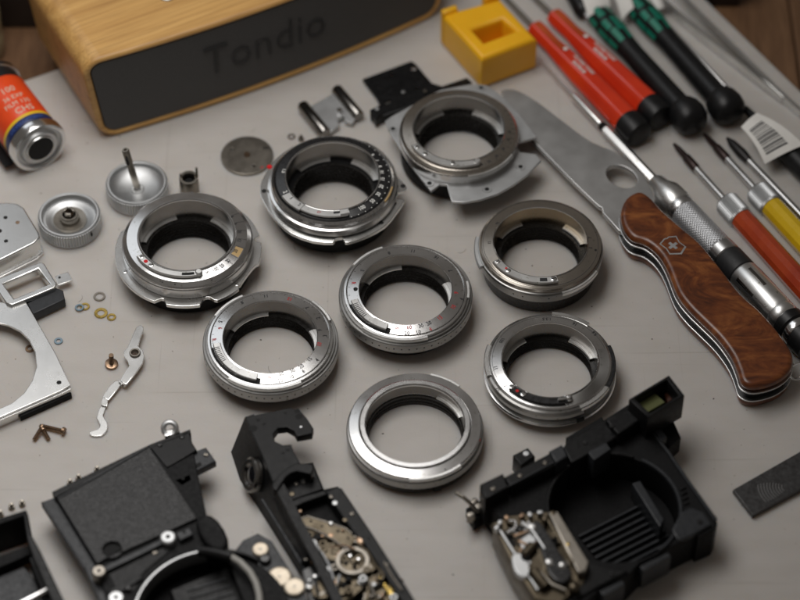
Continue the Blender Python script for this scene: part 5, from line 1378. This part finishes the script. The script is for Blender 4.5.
for px, py, z in ((493, 489, 24), (520, 476, 23), (545, 463, 23), (585, 443, 21), (612, 426, 24), (700, 522, ZB + 1.5), (612, 574, ZB + 1.2)):
    small_screw(vb, px, py, z, 1.1, 'blackpaint' if px > 560 else 'nickel', px)
for k in range(6):
    a, b = at(692 + k * 1.2, 489 + k * 5, ZB), at(680, 480, ZB)
    wpart('rib', xf(box(2.6, .7, 1.0, .2), T(a.x - 3.5, a.y, ZB + .3) @ RZ(28)), 'blackmetal', vb)
for q, z0, z1 in (([(640, 566), (668, 552), (671, 556), (643, 571)], 6, ZB + .8), ([(600, 591), (622, 580), (625, 584), (604, 596)], 6, ZB + .8), ([(588, 452), (606, 442), (611, 449), (594, 460)], 10, 22.2), ([(655, 431), (661, 428), (667, 437), (661, 441)], 8, ZB + 2)):
    wpart('boss', prism(PX(q, z1), z0, z1, (), .35), 'greymetal', vb)
wpart('bar_seam', tube([at(*p, 23.4) for p in ((507, 487), (530, 475), (558, 460))], .35, 6), 'greymetal', vb)
for px, py, z in ((160, 445, ZP + .8), (182, 437, ZP + .8), (206, 455, ZP - 1), (66, 503, ZP - 2), (90, 546, ZP - 2), (128, 588, ZP + 1.5), (155, 553, ZP + .5)):
    small_screw(sb, px, py, z, 1.05, 'nickel' if px in (206, 155) else 'blackpaint', px * 3)
wpart('edge_strip', tube([at(*p, ZP + 1.5) for p in ((58, 498.5), (100, 475), (149, 446.5))], .45, 6), 'greymetal', sb)
wpart('edge_strip', tube([at(*p, ZP - 1.8) for p in ((42, 502.5), (62, 533), (85, 568))], .45, 6), 'greymetal', sb)
for k in range(5):
    d = at(215 + k * 3.2, 585 + k * 7, 9.2); wpart('rib', xf(box(16, .8, .8, .2), T(d.x - 3, d.y, 9.2) @ RZ(20)), 'greymetal', sb)
for px, py, z in ((296, 484, 13), (331, 497, 16), (352, 514, 16), (386, 565, 16)):
    small_screw(ms, px, py, z, .9, 'nickel', px * 5)

# ---- thin levers, rods and drilled holes that tie the bared mechanisms together
for pts, z, r, m in (([(300, 524), (318, 531), (334, 540), (346, 549)], 15.6, .45, 'nickel'), ([(340, 575), (336, 588), (341, 600)], 15, .6, 'alu'), ([(362, 572), (371, 584), (375, 597)], 15, .55, 'nickel'),
                     ([(312, 540), (322, 552), (330, 566), (334, 580)], 14.6, .5, 'alu'), ([(357, 543), (368, 552), (376, 566), (384, 574)], 15.5, .5, 'bronze'), ([(322, 570), (316, 582), (318, 596)], 14.5, .6, 'blackpaint'),
                     ([(384, 562), (392, 576), (402, 590)], 16.6, .4, 'nickel'), ([(330, 548), (343, 545), (355, 549)], 16, .4, 'copper')):
    wpart('lever_rod', tube([at(x, y, z) for x, y in pts], r, 8), m, ms)
for px, py, r in [(311, 521, .55), (322, 526, .45), (338, 531, .6), (348, 538, .5), (341, 586, .8), (356, 585, .6), (314, 545, .5), (325, 553, .5)]:
    z = 15.05 if py < 545 else 13.1
    d = at(px, py, z); wpart('drilled_hole', xf(lathe([(0, .05), (r, .05), (r, -.2)], 14, loop=False), T(d.x, d.y, z)), 'hole', ms, 0)
wpart('rim_edge', tube([at(x, y, 15.1) for x, y in ((297, 519.5), (308, 516.5), (325, 521.5), (346, 528.5), (357, 538.5))], .3, 6), 'nickel', ms)
for pts, z, r, m in (([(500, 530), (512, 549), (524, 568), (538, 590)], 19.2, .6, 'alu'), ([(522, 522), (533, 531), (545, 549)], 21.8, .5, 'alu'), ([(548, 520), (560, 540), (573, 562)], 22.8, .45, 'bronze'), ([(516, 540), (528, 532)], 20.4, .5, 'nickel'), ([(540, 572), (552, 584), (566, 590)], 20.2, .7, 'nickel')):
    wpart('lever_rod', tube([at(x, y, z) for x, y in pts], r, 8), m, vb)

# ================================================================== dust and crumbs on the board
gs = []
for k in range(150):
    px, py = random.uniform(0, 800), random.uniform(60, 600)
    p = at(px, py); r = random.choice((.10, .13, .16, .2, .3))
    gs.append(xf(lathe([(0, r * .8), (r * .7, r * .6), (r, .02), (0, 0.01)], 6, loop=False), T(p.x, p.y, .01) @ RZ(random.uniform(0, 360)) @ Matrix.Scale(random.uniform(1, 1.8), 4, (1, 0, 0))))
for k in range(16):
    p = at(random.uniform(60, 780), random.uniform(90, 590)); h0 = random.uniform(0, 6.28); L_ = random.uniform(2, 5); cv = random.uniform(-.9, .9)
    pts = []; x, y = p.x, p.y
    for j in range(7):
        pts.append((x, y, .1)); x += math.cos(h0) * L_ / 6; y += math.sin(h0) * L_ / 6; h0 += cv / 3
    gs.append(tube(pts, .05, 5))
struct('dust_specks', join(*gs), mat('dark_dust', (.10, .085, .07), .8), 'stuff')
